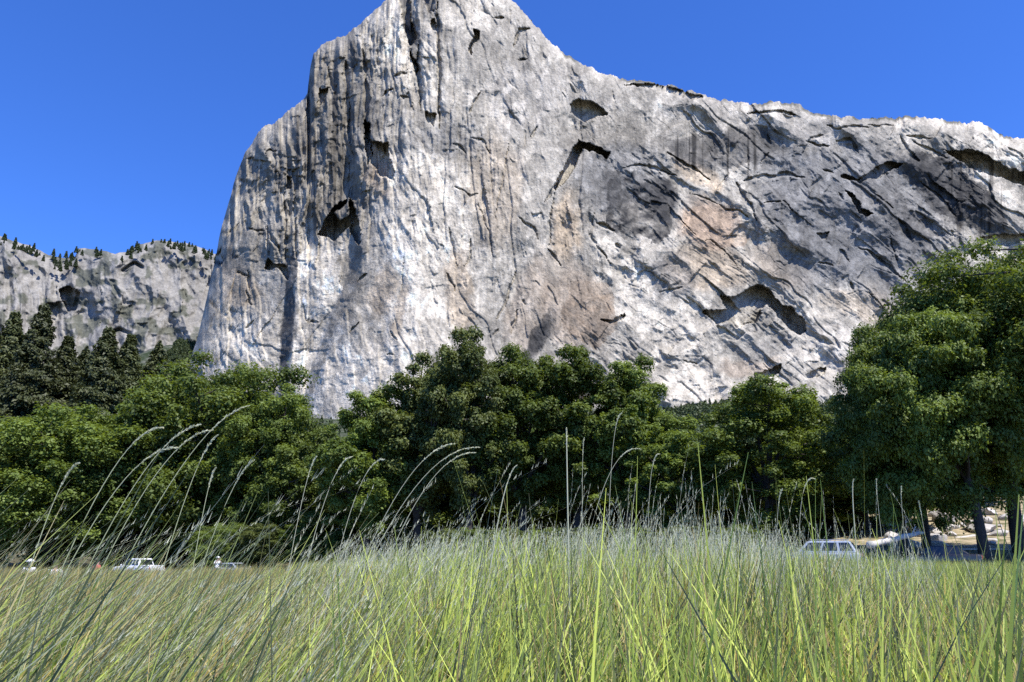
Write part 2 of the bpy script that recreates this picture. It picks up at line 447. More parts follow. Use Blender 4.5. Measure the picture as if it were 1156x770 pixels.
TAN = (0.376, 0.302, 0.219); PINK = (0.376, 0.290, 0.223); BROWN = (0.240, 0.184, 0.136); WHITE = (0.56, 0.53, 0.475); PALE = (0.46, 0.44, 0.41)
GREY = (0.195, 0.182, 0.158); BLUE = (0.148, 0.153, 0.162); DARK = (0.064, 0.065, 0.068); BLACK = (0.032, 0.033, 0.036)
BLOBS = [
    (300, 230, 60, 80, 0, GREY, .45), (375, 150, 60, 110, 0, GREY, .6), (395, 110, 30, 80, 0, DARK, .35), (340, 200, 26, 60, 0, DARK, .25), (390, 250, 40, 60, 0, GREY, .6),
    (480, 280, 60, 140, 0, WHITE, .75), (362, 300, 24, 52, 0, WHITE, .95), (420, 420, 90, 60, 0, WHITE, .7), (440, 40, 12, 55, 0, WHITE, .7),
    (530, 12, 34, 20, 0, WHITE, .6), (280, 400, 70, 50, 0, WHITE, .6), (483, 70, 9, 60, 0, WHITE, .6), (590, 110, 50, 45, 0, PALE, .6), (340, 420, 20, 60, 0, WHITE, .7),
    (735, 345, 80, 40, 20, WHITE, .55), (785, 435, 60, 24, 0, WHITE, .7), (700, 300, 45, 16, 42, WHITE, .6), (650, 100, 60, 18, 30, PALE, .5),
    (520, 330, 16, 60, 0, TAN, .6), (560, 210, 36, 70, 0, TAN, .35), (600, 340, 26, 60, 10, BROWN, .45), (650, 345, 42, 50, 0, BROWN, .55), (640, 260, 22, 50, 10, TAN, .75),
    (800, 252, 42, 32, 10, PINK, .9), (800, 300, 50, 32, 0, TAN, .6), (885, 295, 45, 26, 20, BROWN, .4), (975, 345, 55, 20, 10, TAN, .4),
    (430, 330, 20, 34, 10, TAN, .55), (455, 350, 8, 45, 8, TAN, .5), (270, 325, 34, 34, 0, TAN, .45), (428, 205, 18, 22, 0, BROWN, .5), (850, 412, 36, 14, 0, PINK, .4), (785, 195, 30, 16, 30, TAN, .6),
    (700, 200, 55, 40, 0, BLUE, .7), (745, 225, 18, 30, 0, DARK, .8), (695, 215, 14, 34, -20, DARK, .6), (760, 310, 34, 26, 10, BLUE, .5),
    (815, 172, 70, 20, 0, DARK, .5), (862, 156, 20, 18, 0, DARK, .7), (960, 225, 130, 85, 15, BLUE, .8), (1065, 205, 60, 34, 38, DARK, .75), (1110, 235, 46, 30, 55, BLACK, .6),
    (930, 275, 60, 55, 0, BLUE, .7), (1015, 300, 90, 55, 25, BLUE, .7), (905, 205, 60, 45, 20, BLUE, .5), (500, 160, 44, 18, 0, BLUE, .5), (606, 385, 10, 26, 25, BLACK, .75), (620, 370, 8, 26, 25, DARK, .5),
    (398, 330, 16, 50, 12, GREY, .7), (326, 380, 9, 100, 2, DARK, .6), (1130, 165, 50, 16, 30, WHITE, .85), (1050, 142, 50, 9, 4, WHITE, .6), (1125, 215, 50, 12, 30, WHITE, .7), (1045, 165, 30, 8, 30, WHITE, .6),  # the GREY and DARK ovals paint corner-wall shade into the colour
    (940, 400, 60, 30, 20, PALE, .5), (870, 390, 40, 18, 0, BLUE, .35), (690, 150, 50, 30, 0, GREY, .5), (900, 150, 60, 22, 15, PALE, .4), (800, 130, 70, 18, 10, PALE, .5),
]


STAINS_SHADE = [
    ([(345, 262), (360, 268), (378, 275), (388, 320), (372, 350), (345, 362), (340, 320)], WHITE, .9),
    ([(437, 5), (447, 0), (458, 45), (466, 80), (455, 100), (440, 90), (434, 40)], WHITE, .8), ([(468, 0), (476, 0), (484, 25), (490, 60), (492, 125), (480, 125), (474, 70), (470, 40)], WHITE, .8),
    ([(447, -14), (463, -14), (466, 28), (471, 45), (474, 85), (467, 82), (458, 45)], DARK, .75), ([(475, -12), (490, -12), (490, 14), (484, 14)], DARK, .7),  # shade inside the summit slots, painted dark over their hollows
    ([(333, 275), (338, 292), (335, 315), (333, 342), (332, 363), (329, 405), (325, 440), (317, 500), (311, 500), (316, 440), (318, 405), (316, 380), (319, 349), (325, 317), (329, 300)], DARK, .75),  # shade of the left-facing corner wall, painted as a dark strip
    ([(378, 285), (407, 285), (409, 311), (402, 325), (397, 334), (388, 354), (377, 379), (370, 398), (358, 440), (350, 440), (361, 398), (367, 379), (374, 354), (382, 334), (387, 325), (380, 311)], GREY, .75),  # shaded side wall of the second corner, its shade painted grey
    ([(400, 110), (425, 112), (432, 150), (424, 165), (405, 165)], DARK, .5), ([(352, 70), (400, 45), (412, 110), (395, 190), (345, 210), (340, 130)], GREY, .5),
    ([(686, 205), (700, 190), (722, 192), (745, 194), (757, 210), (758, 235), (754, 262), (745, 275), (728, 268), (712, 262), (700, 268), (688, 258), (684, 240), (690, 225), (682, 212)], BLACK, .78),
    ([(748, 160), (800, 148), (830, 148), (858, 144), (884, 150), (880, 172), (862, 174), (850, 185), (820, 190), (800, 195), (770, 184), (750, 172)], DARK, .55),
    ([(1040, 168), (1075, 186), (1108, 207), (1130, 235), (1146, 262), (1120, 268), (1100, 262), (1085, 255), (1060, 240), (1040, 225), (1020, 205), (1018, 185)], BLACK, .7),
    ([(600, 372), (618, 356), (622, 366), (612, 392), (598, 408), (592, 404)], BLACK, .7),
    ([(1000, 225), (1040, 240), (1060, 262), (1040, 275), (1010, 262)], DARK, .5), ([(640, 320), (690, 316), (694, 372), (668, 392), (636, 366)], BROWN, .5), ([(770, 232), (840, 236), (846, 276), (790, 282), (768, 262)], PINK, .6),
]


def relief(px, py):
    """three families of joints: upright ribs on the left, slabs on the nose, diagonal plates on the right"""
    wx = 14 * fbm(px / 46, py / 46, 3, TAB2); wy = 14 * fbm(px / 46 + 50, py / 46, 3, TAB3)
    u, v = px + wx, py + wy
    wl = 1 - sstep(400, 500, px + 0.25 * (py - 100)); wr = sstep(640, 780, px + 0.2 * (py - 200)); wm = 1 - wl - wr
    lowl = sstep(270, 330, py) * (1 - sstep(560, 640, px))          # polished lower slabs
    out = np.zeros(px.shape)

    def rot(a):
        c, s = math.cos(R(a)), math.sin(R(a))
        return u * c + v * s, -u * s + v * c
    crack = np.zeros(px.shape)
    jx = 2.2 * fbm(px / 6, py / 6, 3, TAB); jy = 2.2 * fbm(px / 6 + 40, py / 6, 3, TAB2)
    reg = 0.25 + 1.3 * sstep(-.16, .2, fbm(px / 75 + 2, py / 75, 3, TAB3)); reg = reg * (1 - .35 * wr)
    for wgt, ang, sx, sy, amp, sd in ((wl * (1 - lowl), 90, 90, 17, 1.1, 1), (wm, 80, 110, 34, 0.55, 2), (wr, 40, 84, 38, 1.3, 3), (wl * lowl, -55, 60, 24, 0.38, 4)):
        a, b = rot(ang)
        a = a + jx; b = b + jy
        ed = 0
        for f_, h_, am in ((1, 0, 22.0), (.42, 3.3, 13), (.19, 7.7, 6.5), (.09, 1.9, 3.2)):
            o, e = chips(a / (sx * f_) + h_, b / (sy * f_ * (1.15 if f_ < 1 else 1)) + h_ * 1.7, sd + int(100 * f_), .55, 1.7, .7)
            out += wgt * amp * am * (reg if f_ < .4 else 1) * o
            if f_ > .4: ed = ed + (1 - sstep(0, .05, e))
        gate = sstep(.0, .2, fbm(u / 40 + sd, v / 40, 3, TAB))
        crack = crack + wgt * amp * gate * ed
    for wgt, ang, du, dv, dep, sd, thr in ((wl + .9 * wm, 88, 200, 20, 6.5, 3, .06), (wm + wl * lowl, 62, 120, 30, 5.0, 9, .10), (wr, 40, 130, 26, 7.0, 13, .09), (wr, 128, 80, 40, 5.5, 19, .12), (wl, 10, 60, 26, 5.0, 23, .12)):
        a, b = rot(ang)
        n = fbm(a / du + sd, b / dv + sd * 1.3, 4, TAB2, .5)
        gx = np.gradient(n, axis=0) / .92; gy = np.gradient(n, axis=1) / .8
        dd = np.abs(n) / np.sqrt(gx * gx + gy * gy + 1e-8)
        gate = sstep(thr - .08, thr + .06, fbm(a / 90 + sd * 3, b / 22, 3, TAB3) + .06)
        wd_ = .5 + 1.0 * vnoise(px / 12 + sd, py / 12, TAB)
        side = sstep(-1.1, 1.1, np.sign(n) * dd) - .5                       # flake edge: one side stands proud
        out += wgt * gate * (dep * (.30 - .12 * wr) * (1 - sstep(wd_ * .6, wd_ * 1.3, dd)) + dep * .75 * side * np.exp(-dd / 26))
    rough = (1 - .5 * wl * lowl) * (0.3 + 1.2 * sstep(-.12, .2, fbm(px / 60 + 5, py / 60, 3, TAB)) - 0.1 * wm) * (1 - .3 * wr - .45 * wm)
    for s_, am, sd_ in ((13, 6.0, 50), (6.5, 3.4, 51), (3.6, 2.0, 52)):
        o, e = chips((u + jx) / s_, (v + jy) / (s_ * 1.2), sd_, .5, 1.8, .8)
        out += rough * am * o
    # tall ribs and chimneys high on the left and under the summit
    up = (1 - sstep(150, 260, py)) * (1 - sstep(500, 600, px)) + 0.5 * wl * (1 - sstep(260, 330, py))
    out += up * (15 * np.abs(fbm(u / 13, v / 160, 3, TAB3)) - 13 * np.abs(fbm(u / 9 + 31, v / 120, 3, TAB2)) + 6 * np.abs(fbm(u / 4.5, v / 60, 2, TAB2)))
    out *= 1 - .38 * sstep(220, 320, py) * (1 - sstep(560, 690, px))
    out += 26 * fbm(px / 150, py / 170, 2, TAB2) + 5 * fbm(u / 22, v / 30, 4) + 2.2 * fbm(px / 5, py / 6, 3, TAB3)
    return out, crack, wl, wm, wr, wx, wy


def make_cliff():
    step = 0.92
    cols = np.arange(197, 1258, step)
    ry = np.interp(cols, RIM[:, 0], RIM[:, 1])
    jag = 9 * fbm(cols / 10, cols * 0 + 3, 4, TAB, .6) + 4.5 * np.abs(fbm(cols / 3.0, cols * 0 + 9, 2, TAB3))
    ry = ry + jag * np.where(cols > 430, 1.0, 0.9)
    rows = 590
    t = np.linspace(0, 1, rows) ** 1.0
    px = np.repeat(cols[:, None], rows, 1)
    py = ry[:, None] + t[None] * (BASE_Y - ry[:, None])
    dx, tz = rays(px, py)
    db = np.interp(np.linspace(0, 1400, 1401), [150, 200, 300, 400, 462, 560, 700, 900, 1156, 1300], [1200, 1120, 1010, 935, 905, 925, 990, 1075, 1150, 1190])
    ker = np.exp(-np.linspace(-2, 2, 81) ** 2); ker /= ker.sum()
    db = np.convolve(np.pad(db, 40, mode='edge'), ker, mode='valid')
    Db = np.interp(px, np.arange(1401), db)
    D = Db.copy()
    for _ in range(5):
        z = D * tz
        D = Db + 0.20 * z - 75 * np.exp(-np.maximum(z, 0) / 170)
    out, crack, wl, wm, wr, wx, wy = relief(px, py)
    D = D + out + 1.6 * crack
    # the brink turns away
    sl = np.gradient(np.interp(cols, RIM[:, 0], RIM[:, 1]), cols)[:, None]
    dist = (py - ry[:, None]) / np.sqrt(1 + sl ** 2)
    D += np.where(px < 470, 60, 26) * np.exp(-dist / np.where(px < 470, 7.0, 4.0))
    # corners
    for line, w, s, fade in CORNERS:
        ys = [p[0] for p in line]; xs = [p[1] for p in line]
        E = np.interp(py, ys, xs) + 3 * fbm(py / 14, px * 0 + 2.2, 3)
        win = sstep(ys[0] - 18, ys[0] + 18, py) * (1 - sstep(ys[-1] - 15, ys[-1] + 15, py))
        q = E - px
        D += win * s * np.clip(q / w, 0, 1) * np.clip(1 - (q - w) / fade, 0, 1)
    # cracks
    qx = px + 5 * fbm(px / 9, py / 9, 4, TAB3, .6) + 0.25 * wx; qy = py + 5 * fbm(px / 9 + 9, py / 9, 4, TAB2, .6) + 0.25 * wy
    for line, w, dep in CRACKS:
        xs = [p[0] for p in line]; ys = [p[1] for p in line]
        c0, c1 = np.searchsorted(cols, [min(xs) - 12, max(xs) + 12])
        if c1 <= c0: continue
        d = seg_dist(qx[c0:c1], qy[c0:c1], line)
        wv = w * (.25 + .9 * np.sin(math.pi * np.clip(along(qx[c0:c1], qy[c0:c1], line), 0, 1))) * (0.3 + 1.2 * vnoise(px[c0:c1] / 7, py[c0:c1] / 7, TAB2))
        D[c0:c1] += dep * (1 - sstep(wv * 0.6, wv * 1.5, d))
    # hollows
    qx = px + 4.5 * fbm(px / 7, py / 7, 4, TAB3, .6); qy = py + 5.5 * fbm(px / 6 + 9, py / 9, 3, TAB2)
    for poly, dep in PITS:
        xs = [p[0] for p in poly]
        c0, c1 = np.searchsorted(cols, [min(xs) - 8, max(xs) + 8])
        if c1 <= c0 or dep == 0: continue
        hgt = max(p[1] for p in poly) - min(p[1] for p in poly)
        dep = 5 + 0.72 * min(hgt, 50)
        D[c0:c1] += dep * in_poly(qx[c0:c1], qy[c0:c1], poly)
    # mineral colour, lichen, water stains, and shade painted into corners and slots
    tone = np.empty(px.shape + (3,)); tone[:] = (0.345, 0.330, 0.300)
    bx = 32 * fbm(px / 26, py / 40, 5, TAB3, 0.62); by = 40 * fbm(px / 34 + 31, py / 34, 5, TAB, 0.62)
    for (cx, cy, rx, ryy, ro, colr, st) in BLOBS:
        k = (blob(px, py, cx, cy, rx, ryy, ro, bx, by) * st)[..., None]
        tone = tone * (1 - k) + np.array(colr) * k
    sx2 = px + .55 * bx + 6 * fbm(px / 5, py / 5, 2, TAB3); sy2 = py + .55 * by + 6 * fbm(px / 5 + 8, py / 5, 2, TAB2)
    for poly, colr, st in STAINS_SHADE:
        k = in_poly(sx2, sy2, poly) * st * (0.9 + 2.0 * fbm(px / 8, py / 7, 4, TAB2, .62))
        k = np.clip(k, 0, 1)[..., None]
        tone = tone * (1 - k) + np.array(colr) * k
    mott = fbm(px / 11 + wx / 8, py / 13, 5, TAB2, 0.62)
    tone *= (1 + 0.8 * mott)[..., None]
    tone *= (1 + 0.4 * fbm(px / 3.0, py / 3.6, 3, TAB, 0.7))[..., None]
    strk = fbm(px / 3.2 + wx / 30, py / 90, 4, TAB3) + 0.6 * fbm(px / 9, py / 120, 2, TAB)
    smask = 0.12 + 0.75 * blob(px, py, 815, 172, 80, 30, 0, 0, 0) + 0.7 * blob(px, py, 1110, 225, 60, 60, 0, 0, 0) + 0.5 * blob(px, py, 370, 160, 80, 130, 0, bx, by) + 0.3 * blob(px, py, 450, 60, 60, 90, 0, bx, by)
    tone *= (1 - np.clip(smask * sstep(0.02, 0.30, strk), 0, 0.8))[..., None]
    jx = 5 * fbm(px / 7, py / 7, 3, TAB); jy = 5 * fbm(px / 7 + 40, py / 7, 3, TAB2)
    for sx_, sy_, am, sd_ in ((30, 44, .32, 40), (11, 17, .42, 41), (5, 7, .36, 42)):
        h, tt, e = facets((px + wx + jx) / sx_, (py + wy + jy) / sy_, sd_)
        tone *= (1 + am * h)[..., None]
    tone *= (1 - 0.25 * np.clip(crack, 0, 1))[..., None]              # dirt and moss in the joints
    # shrubs and dark soil along the brink
    rimveg = (1 - sstep(1.0, 4.5, dist)) * sstep(0.02, 0.14, fbm(px / 16, py * 0 + 4, 3, TAB)) * (px > 420)
    tone = tone * (1 - 0.8 * rimveg[..., None]) + np.array((0.05, 0.055, 0.04)) * 0.8 * rimveg[..., None]
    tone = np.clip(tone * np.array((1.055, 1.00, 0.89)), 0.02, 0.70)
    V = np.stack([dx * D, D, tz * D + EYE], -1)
    # the top runs back behind the brink, the foot goes into the talus
    back = V[:, :1].copy(); back[..., 1] += 130; back[..., 0] *= 1.0; back[..., 2] += 12
    back2 = back.copy(); back2[..., 1] += 900; back2[..., 2] -= 260
    V = np.concatenate([back2, back, V], 1)
    tone = np.concatenate([tone[:, :1], tone[:, :1], tone], 1)
    nc, nr = V.shape[:2]
    i = (np.arange(nc - 1)[:, None] * nr + np.arange(nr - 1)[None])
    fc = np.stack([i, i + 1, i + nr + 1, i + nr], -1).reshape(-1, 4)
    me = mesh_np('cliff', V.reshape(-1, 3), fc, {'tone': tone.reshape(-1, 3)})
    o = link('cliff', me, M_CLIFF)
    global BRINK
    BRINK = V[:, 2].copy()
    tag(o, 'huge pale granite cliff with dark roofs and stains, rising behind the trees', 'cliff', kind='structure')


RIDGE = np.array([(-120, 246), (-60, 255), (0, 267), (20, 273), (40, 280), (55, 288), (70, 291), (84, 291), (89, 280), (110, 282), (130, 287), (145, 284), (155, 277), (175, 272),
                  (200, 273), (220, 277), (235, 284), (250, 290), (290, 305)], float)


def ridge_depth(px, py):
    dx, tz = rays(px, py)
    Db = np.interp(px, [-130, 0, 80, 160, 300], [1430, 1500, 1580, 1540, 1640])
    D = Db.copy() * np.ones(np.shape(py))
    for _ in range(4):
        D = Db + 0.42 * np.maximum(D * tz - 300, -50)
    return D, dx, tz


def make_ridge():
    cols = np.arange(-118, 290, 1.0)
    ry = np.interp(cols, RIDGE[:, 0], RIDGE[:, 1]) + 3.5 * fbm(cols / 8, cols * 0 + 6, 3)
    rows = 230
    t = np.linspace(0, 1, rows)
    px = np.repeat(cols[:, None], rows, 1); py = ry[:, None] + t[None] * (500 - ry[:, None])
    D, dx, tz = ridge_depth(px, py)
    wx = 12 * fbm(px / 26, py / 26, 3, TAB3); wy = 12 * fbm(px / 26 + 7, py / 26, 3, TAB2)
    u, v = px + wx, py + wy
    a = u * .8 + v * .6; b = -u * .6 + v * .8
    o, e = chips(u / 17, v / 34, 7, .5, 1.7, .7); o = 42 * o; cr = 1 - sstep(0, .05, e)
    o2, e = chips(u / 8 + 3, v / 13, 8, .5, 1.7, .7); o += 17 * o2
    o2, e = chips(u / 3.6 + 3, v / 4.4, 9, .5, 1.7, .7); o += 7 * o2
    low = sstep(295, 340, py) * (1 - sstep(50, 100, px))
    o += low * 34 * fbm(px / 5, py / 50, 3, TAB3) + 60 * fbm(px / 60, py / 60, 2)
    o += 45 * in_poly(px + wx * .4, py + wy * .4, [(66, 326), (78, 322), (90, 330), (86, 350), (76, 352), (68, 338)])
    o += 22 * (1 - sstep(1, 3, seg_dist(px + wx * .3, py + wy * .3, [(140, 305), (152, 296), (160, 302)])))
    o += 18 * (1 - sstep(1, 2.5, seg_dist(px + wx * .3, py + wy * .3, [(124, 376), (136, 372), (148, 376)])))
    dist = py - ry[:, None]
    D = D + o + 60 * np.exp(-dist / 4)
    tone = np.empty(px.shape + (3,)); tone[:] = (0.25, 0.245, 0.235)
    tone *= (1 + 0.9 * fbm(px / 9, py / 9, 5, TAB2, 0.6))[..., None]
    veg = sstep(0.03, 0.12, fbm(px / 13 + 3, py / 11, 4, TAB3) + 0.14 * sstep(345, 410, py) * sstep(90, 170, px) - 0.05 + .10 * low + 0.16 * (1 - sstep(2, 12, dist)))
    k = (0.75 * veg)[..., None]
    tone = tone * (1 - k) + np.array((0.06, 0.07, 0.05)) * k
    V = np.stack([dx * D, D, tz * D + EYE], -1)
    back = V[:, :1].copy(); back[..., 1] += 900; back[..., 2] -= 60
    V = np.concatenate([back, V], 1); tone = np.concatenate([tone[:, :1], tone], 1)
    nc, nr = V.shape[:2]
    i = (np.arange(nc - 1)[:, None] * nr + np.arange(nr - 1)[None])
    fc = np.stack([i, i + 1, i + nr + 1, i + nr], -1).reshape(-1, 4)
    o = link('far_ridge', mesh_np('far_ridge', V.reshape(-1, 3), fc, {'tone': np.clip(tone * np.array((1.02, .985, .91)), .03, .7).reshape(-1, 3)}), M_RIDGE)
    tag(o, 'lower rocky ridge far off on the left, dotted with pines', 'ridge', kind='structure')


make_cliff()
make_ridge()

# ================================================================== GROUND
RD = Vector((0.882, -0.471, 0)); RN = Vector((0.471, 0.882, 0))       # along and across the road
ROAD_P = Vector((0, 60.0, 0))


def ground_z(x, y):
    x = np.asarray(x, float); y = np.asarray(y, float)
    z = -1.5 * sstep(30, 75, y) * (1 - sstep(-14, 6, x))
    s = (x - ROAD_P.x) * RN.x + (y - ROAD_P.y) * RN.y
    z = z + sstep(3.6, 9, s) * sstep(4, 22, x) * 1.25 + (np.clip(s - 9, 0, 13) * 0.04 + np.clip(s - 21, 0, 40) * 0.15) * sstep(4, 22, x)
    rise = np.maximum(y - 250, 0) * (1 - sstep(0, 900, np.abs(x) - 0.9 * np.maximum(y, 1)))
    z = z + 0.235 * np.minimum(rise, 1500) + 4 * fbm(x / 60, y / 60, 3) * sstep(250, 500, y)
    z = z + 112 * np.exp(-(((x + 600) / 130) ** 2 + ((y - 1290) / 200) ** 2))
    z = z + 0.10 * fbm(x / 3, y / 3, 3, TAB2) * (1 - sstep(60, 120, y)) * (1 - np.exp(-(np.maximum(np.abs(s) - 3.4, 0)) / 1.5))
    return z


def make_ground():
    rr = np.concatenate([[0.0], np.geomspace(0.4, 6000, 240)])
    th = np.concatenate([np.linspace(R(-48), R(48), 301), np.linspace(R(48), R(312), 90)[1:-1]])
    X = rr[None] * np.sin(th)[:, None]; Y = rr[None] * np.cos(th)[:, None]
    V = np.stack([X, Y, ground_z(X, Y)], -1)
    n, m = V.shape[:2]
    a = np.arange(n)[:, None]; b = np.arange(m - 1)[None]; a2 = (a + 1) % n
    fc = np.stack([a * m + b, a2 * m + b, a2 * m + b + 1, a * m + b + 1], -1).reshape(-1, 4)
    mt, nt, out = new_mat('meadow_soil')
    N = nt.nodes.new; L = nt.links.new
    geo = N('ShaderNodeNewGeometry')
    n1 = N('ShaderNodeTexNoise'); n1.inputs['Scale'].default_value = 0.35; n1.inputs['Detail'].default_value = 9; L(geo.outputs['Position'], n1.inputs[0])
    cr = N('ShaderNodeValToRGB')
    e = cr.color_ramp.elements
    e[0].position = 0.3; e[0].color = (0.035, 0.04, 0.015, 1); e[1].position = 0.75; e[1].color = (0.16, 0.13, 0.07, 1)
    L(n1.outputs['Fac'], cr.inputs[0])
    n2 = N('ShaderNodeTexNoise'); n2.inputs['Scale'].default_value = 0.06; n2.inputs['Detail'].default_value = 9; n2.inputs['Roughness'].default_value = 0.7; L(geo.outputs['Position'], n2.inputs[0])
    c2 = N('ShaderNodeValToRGB'); e = c2.color_ramp.elements
    e[0].position = 0.47; e[0].color = (0.03, 0.042, 0.02, 1); e[1].position = 0.70; e[1].color = (0.17, 0.165, 0.14, 1)
    L(n2.outputs['Fac'], c2.inputs[0])
    sp = N('ShaderNodeSeparateXYZ'); L(geo.outputs['Position'], sp.inputs[0])
    mr = N('ShaderNodeMapRange'); mr.inputs[1].default_value = 5; mr.inputs[2].default_value = 30; L(sp.outputs['Z'], mr.inputs[0])
    mx = N('ShaderNodeMix'); mx.data_type = 'RGBA'; L(mr.outputs[0], mx.inputs[0]); L(cr.outputs[0], mx.inputs[6]); L(c2.outputs[0], mx.inputs[7])
    mz = N('ShaderNodeMapRange'); mz.inputs[1].default_value = 0.5; mz.inputs[2].default_value = 1.4; L(sp.outputs['Z'], mz.inputs[0])
    my = N('ShaderNodeMapRange'); my.inputs[1].default_value = 130; my.inputs[2].default_value = 100; L(sp.outputs['Y'], my.inputs[0])
    mm = N('ShaderNodeMath'); mm.operation = 'MULTIPLY'; L(mz.outputs[0], mm.inputs[0]); L(my.outputs[0], mm.inputs[1])
    n3 = N('ShaderNodeTexNoise'); n3.inputs['Scale'].default_value = 0.9; n3.inputs['Detail'].default_value = 8; L(geo.outputs['Position'], n3.inputs[0])
    c3 = N('ShaderNodeValToRGB'); e = c3.color_ramp.elements
    e[0].position = 0.35; e[0].color = (0.12, 0.11, 0.05, 1); e[1].position = 0.65; e[1].color = (0.42, 0.34, 0.22, 1); L(n3.outputs['Fac'], c3.inputs[0])
    mb_ = N('ShaderNodeMix'); mb_.data_type = 'RGBA'; L(mm.outputs[0], mb_.inputs[0]); L(mx.outputs[2], mb_.inputs[6]); L(c3.outputs[0], mb_.inputs[7]); mx = mb_
    b_ = N('ShaderNodeBsdfPrincipled'); b_.inputs['Roughness'].default_value = 0.95; b_.inputs['Specular IOR Level'].default_value = 0.1
    L(mx.outputs[2], b_.inputs['Base Color'])
    bp = N('ShaderNodeBump'); bp.inputs['Strength'].default_value = 0.6; bp.inputs['Distance'].default_value = 0.2; L(n1.outputs['Fac'], bp.inputs['Height']); L(bp.outputs[0], b_.inputs['Normal'])
    L(b_.outputs[0], out.inputs[0])
    o = link('ground', mesh_np('ground', V.reshape(-1, 3), fc, smooth=True), mt)
    tag(o, 'meadow floor running back to the talus slope under the cliff', 'ground', kind='structure')


make_ground()


def make_road():
    k = np.linspace(-120, 75, 130)
    P = np.array(ROAD_P)[None] + k[:, None] * np.array(RD)[None]
    for name, w0, w1, lift, col, lab in (('road', -2.9, 2.9, 0.05, (0.055, 0.055, 0.057), 'grey asphalt road running along the far edge of the meadow'),
                                         ('road_line', -0.07, 0.07, 0.056, (0.6, 0.45, 0.08), 'yellow centre line painted on the asphalt road')):
        A = P + w0 * np.array(RN); B = P + w1 * np.array(RN)
        for q in (A, B):
            q[:, 2] = ground_z(P[:, 0], P[:, 1]) + lift
        V = np.concatenate([A, B]); n = len(P); i = np.arange(n - 1)
        fc = np.stack([i, i + 1, n + i + 1, n + i], -1)
        o = link(name, mesh_np(name, V, fc), simple(name, col, 0.9, noise=0.2, scale=2.0))
        tag(o, lab, 'road', kind='structure')


make_road()

# ================================================================== TREES
def leaf_quads(C, n_out, size, g, up=0.5, aspect=0.6):
    """rhombic leaf clumps at points C with preferred outward normals n_out"""
    n = len(C)
    rnd = g.normal(size=(n, 3)); rnd /= np.linalg.norm(rnd, axis=1)[:, None]
    nor = n_out * 0.7 + rnd * 0.75 + np.array([0, 0, up]); nor /= np.linalg.norm(nor, axis=1)[:, None] + 1e-9
    r2 = g.normal(size=(n, 3))
    a = np.cross(nor, r2); a /= np.linalg.norm(a, axis=1)[:, None] + 1e-9
    b = np.cross(nor, a)
    s = (size * g.uniform(0.6, 1.35, n))[:, None]
    bend = nor * s * 0.22
    V = np.stack([C - a * s, C - b * s * aspect + bend, C + a * s, C + b * s * aspect + bend], 1)
    return V.reshape(-1, 3)


def quads_mesh(name, V, tint):
    n = len(V) // 4
    return mesh_np(name, V, np.arange(4 * n).reshape(n, 4), {'tint': np.repeat(tint, 4)})


def curve(p0, p1, p2, k=6):
    t = np.linspace(0, 1, k)[:, None]
    return (1 - t) ** 2 * np.array(p0) + 2 * t * (1 - t) * np.array(p1) + t ** 2 * np.array(p2)


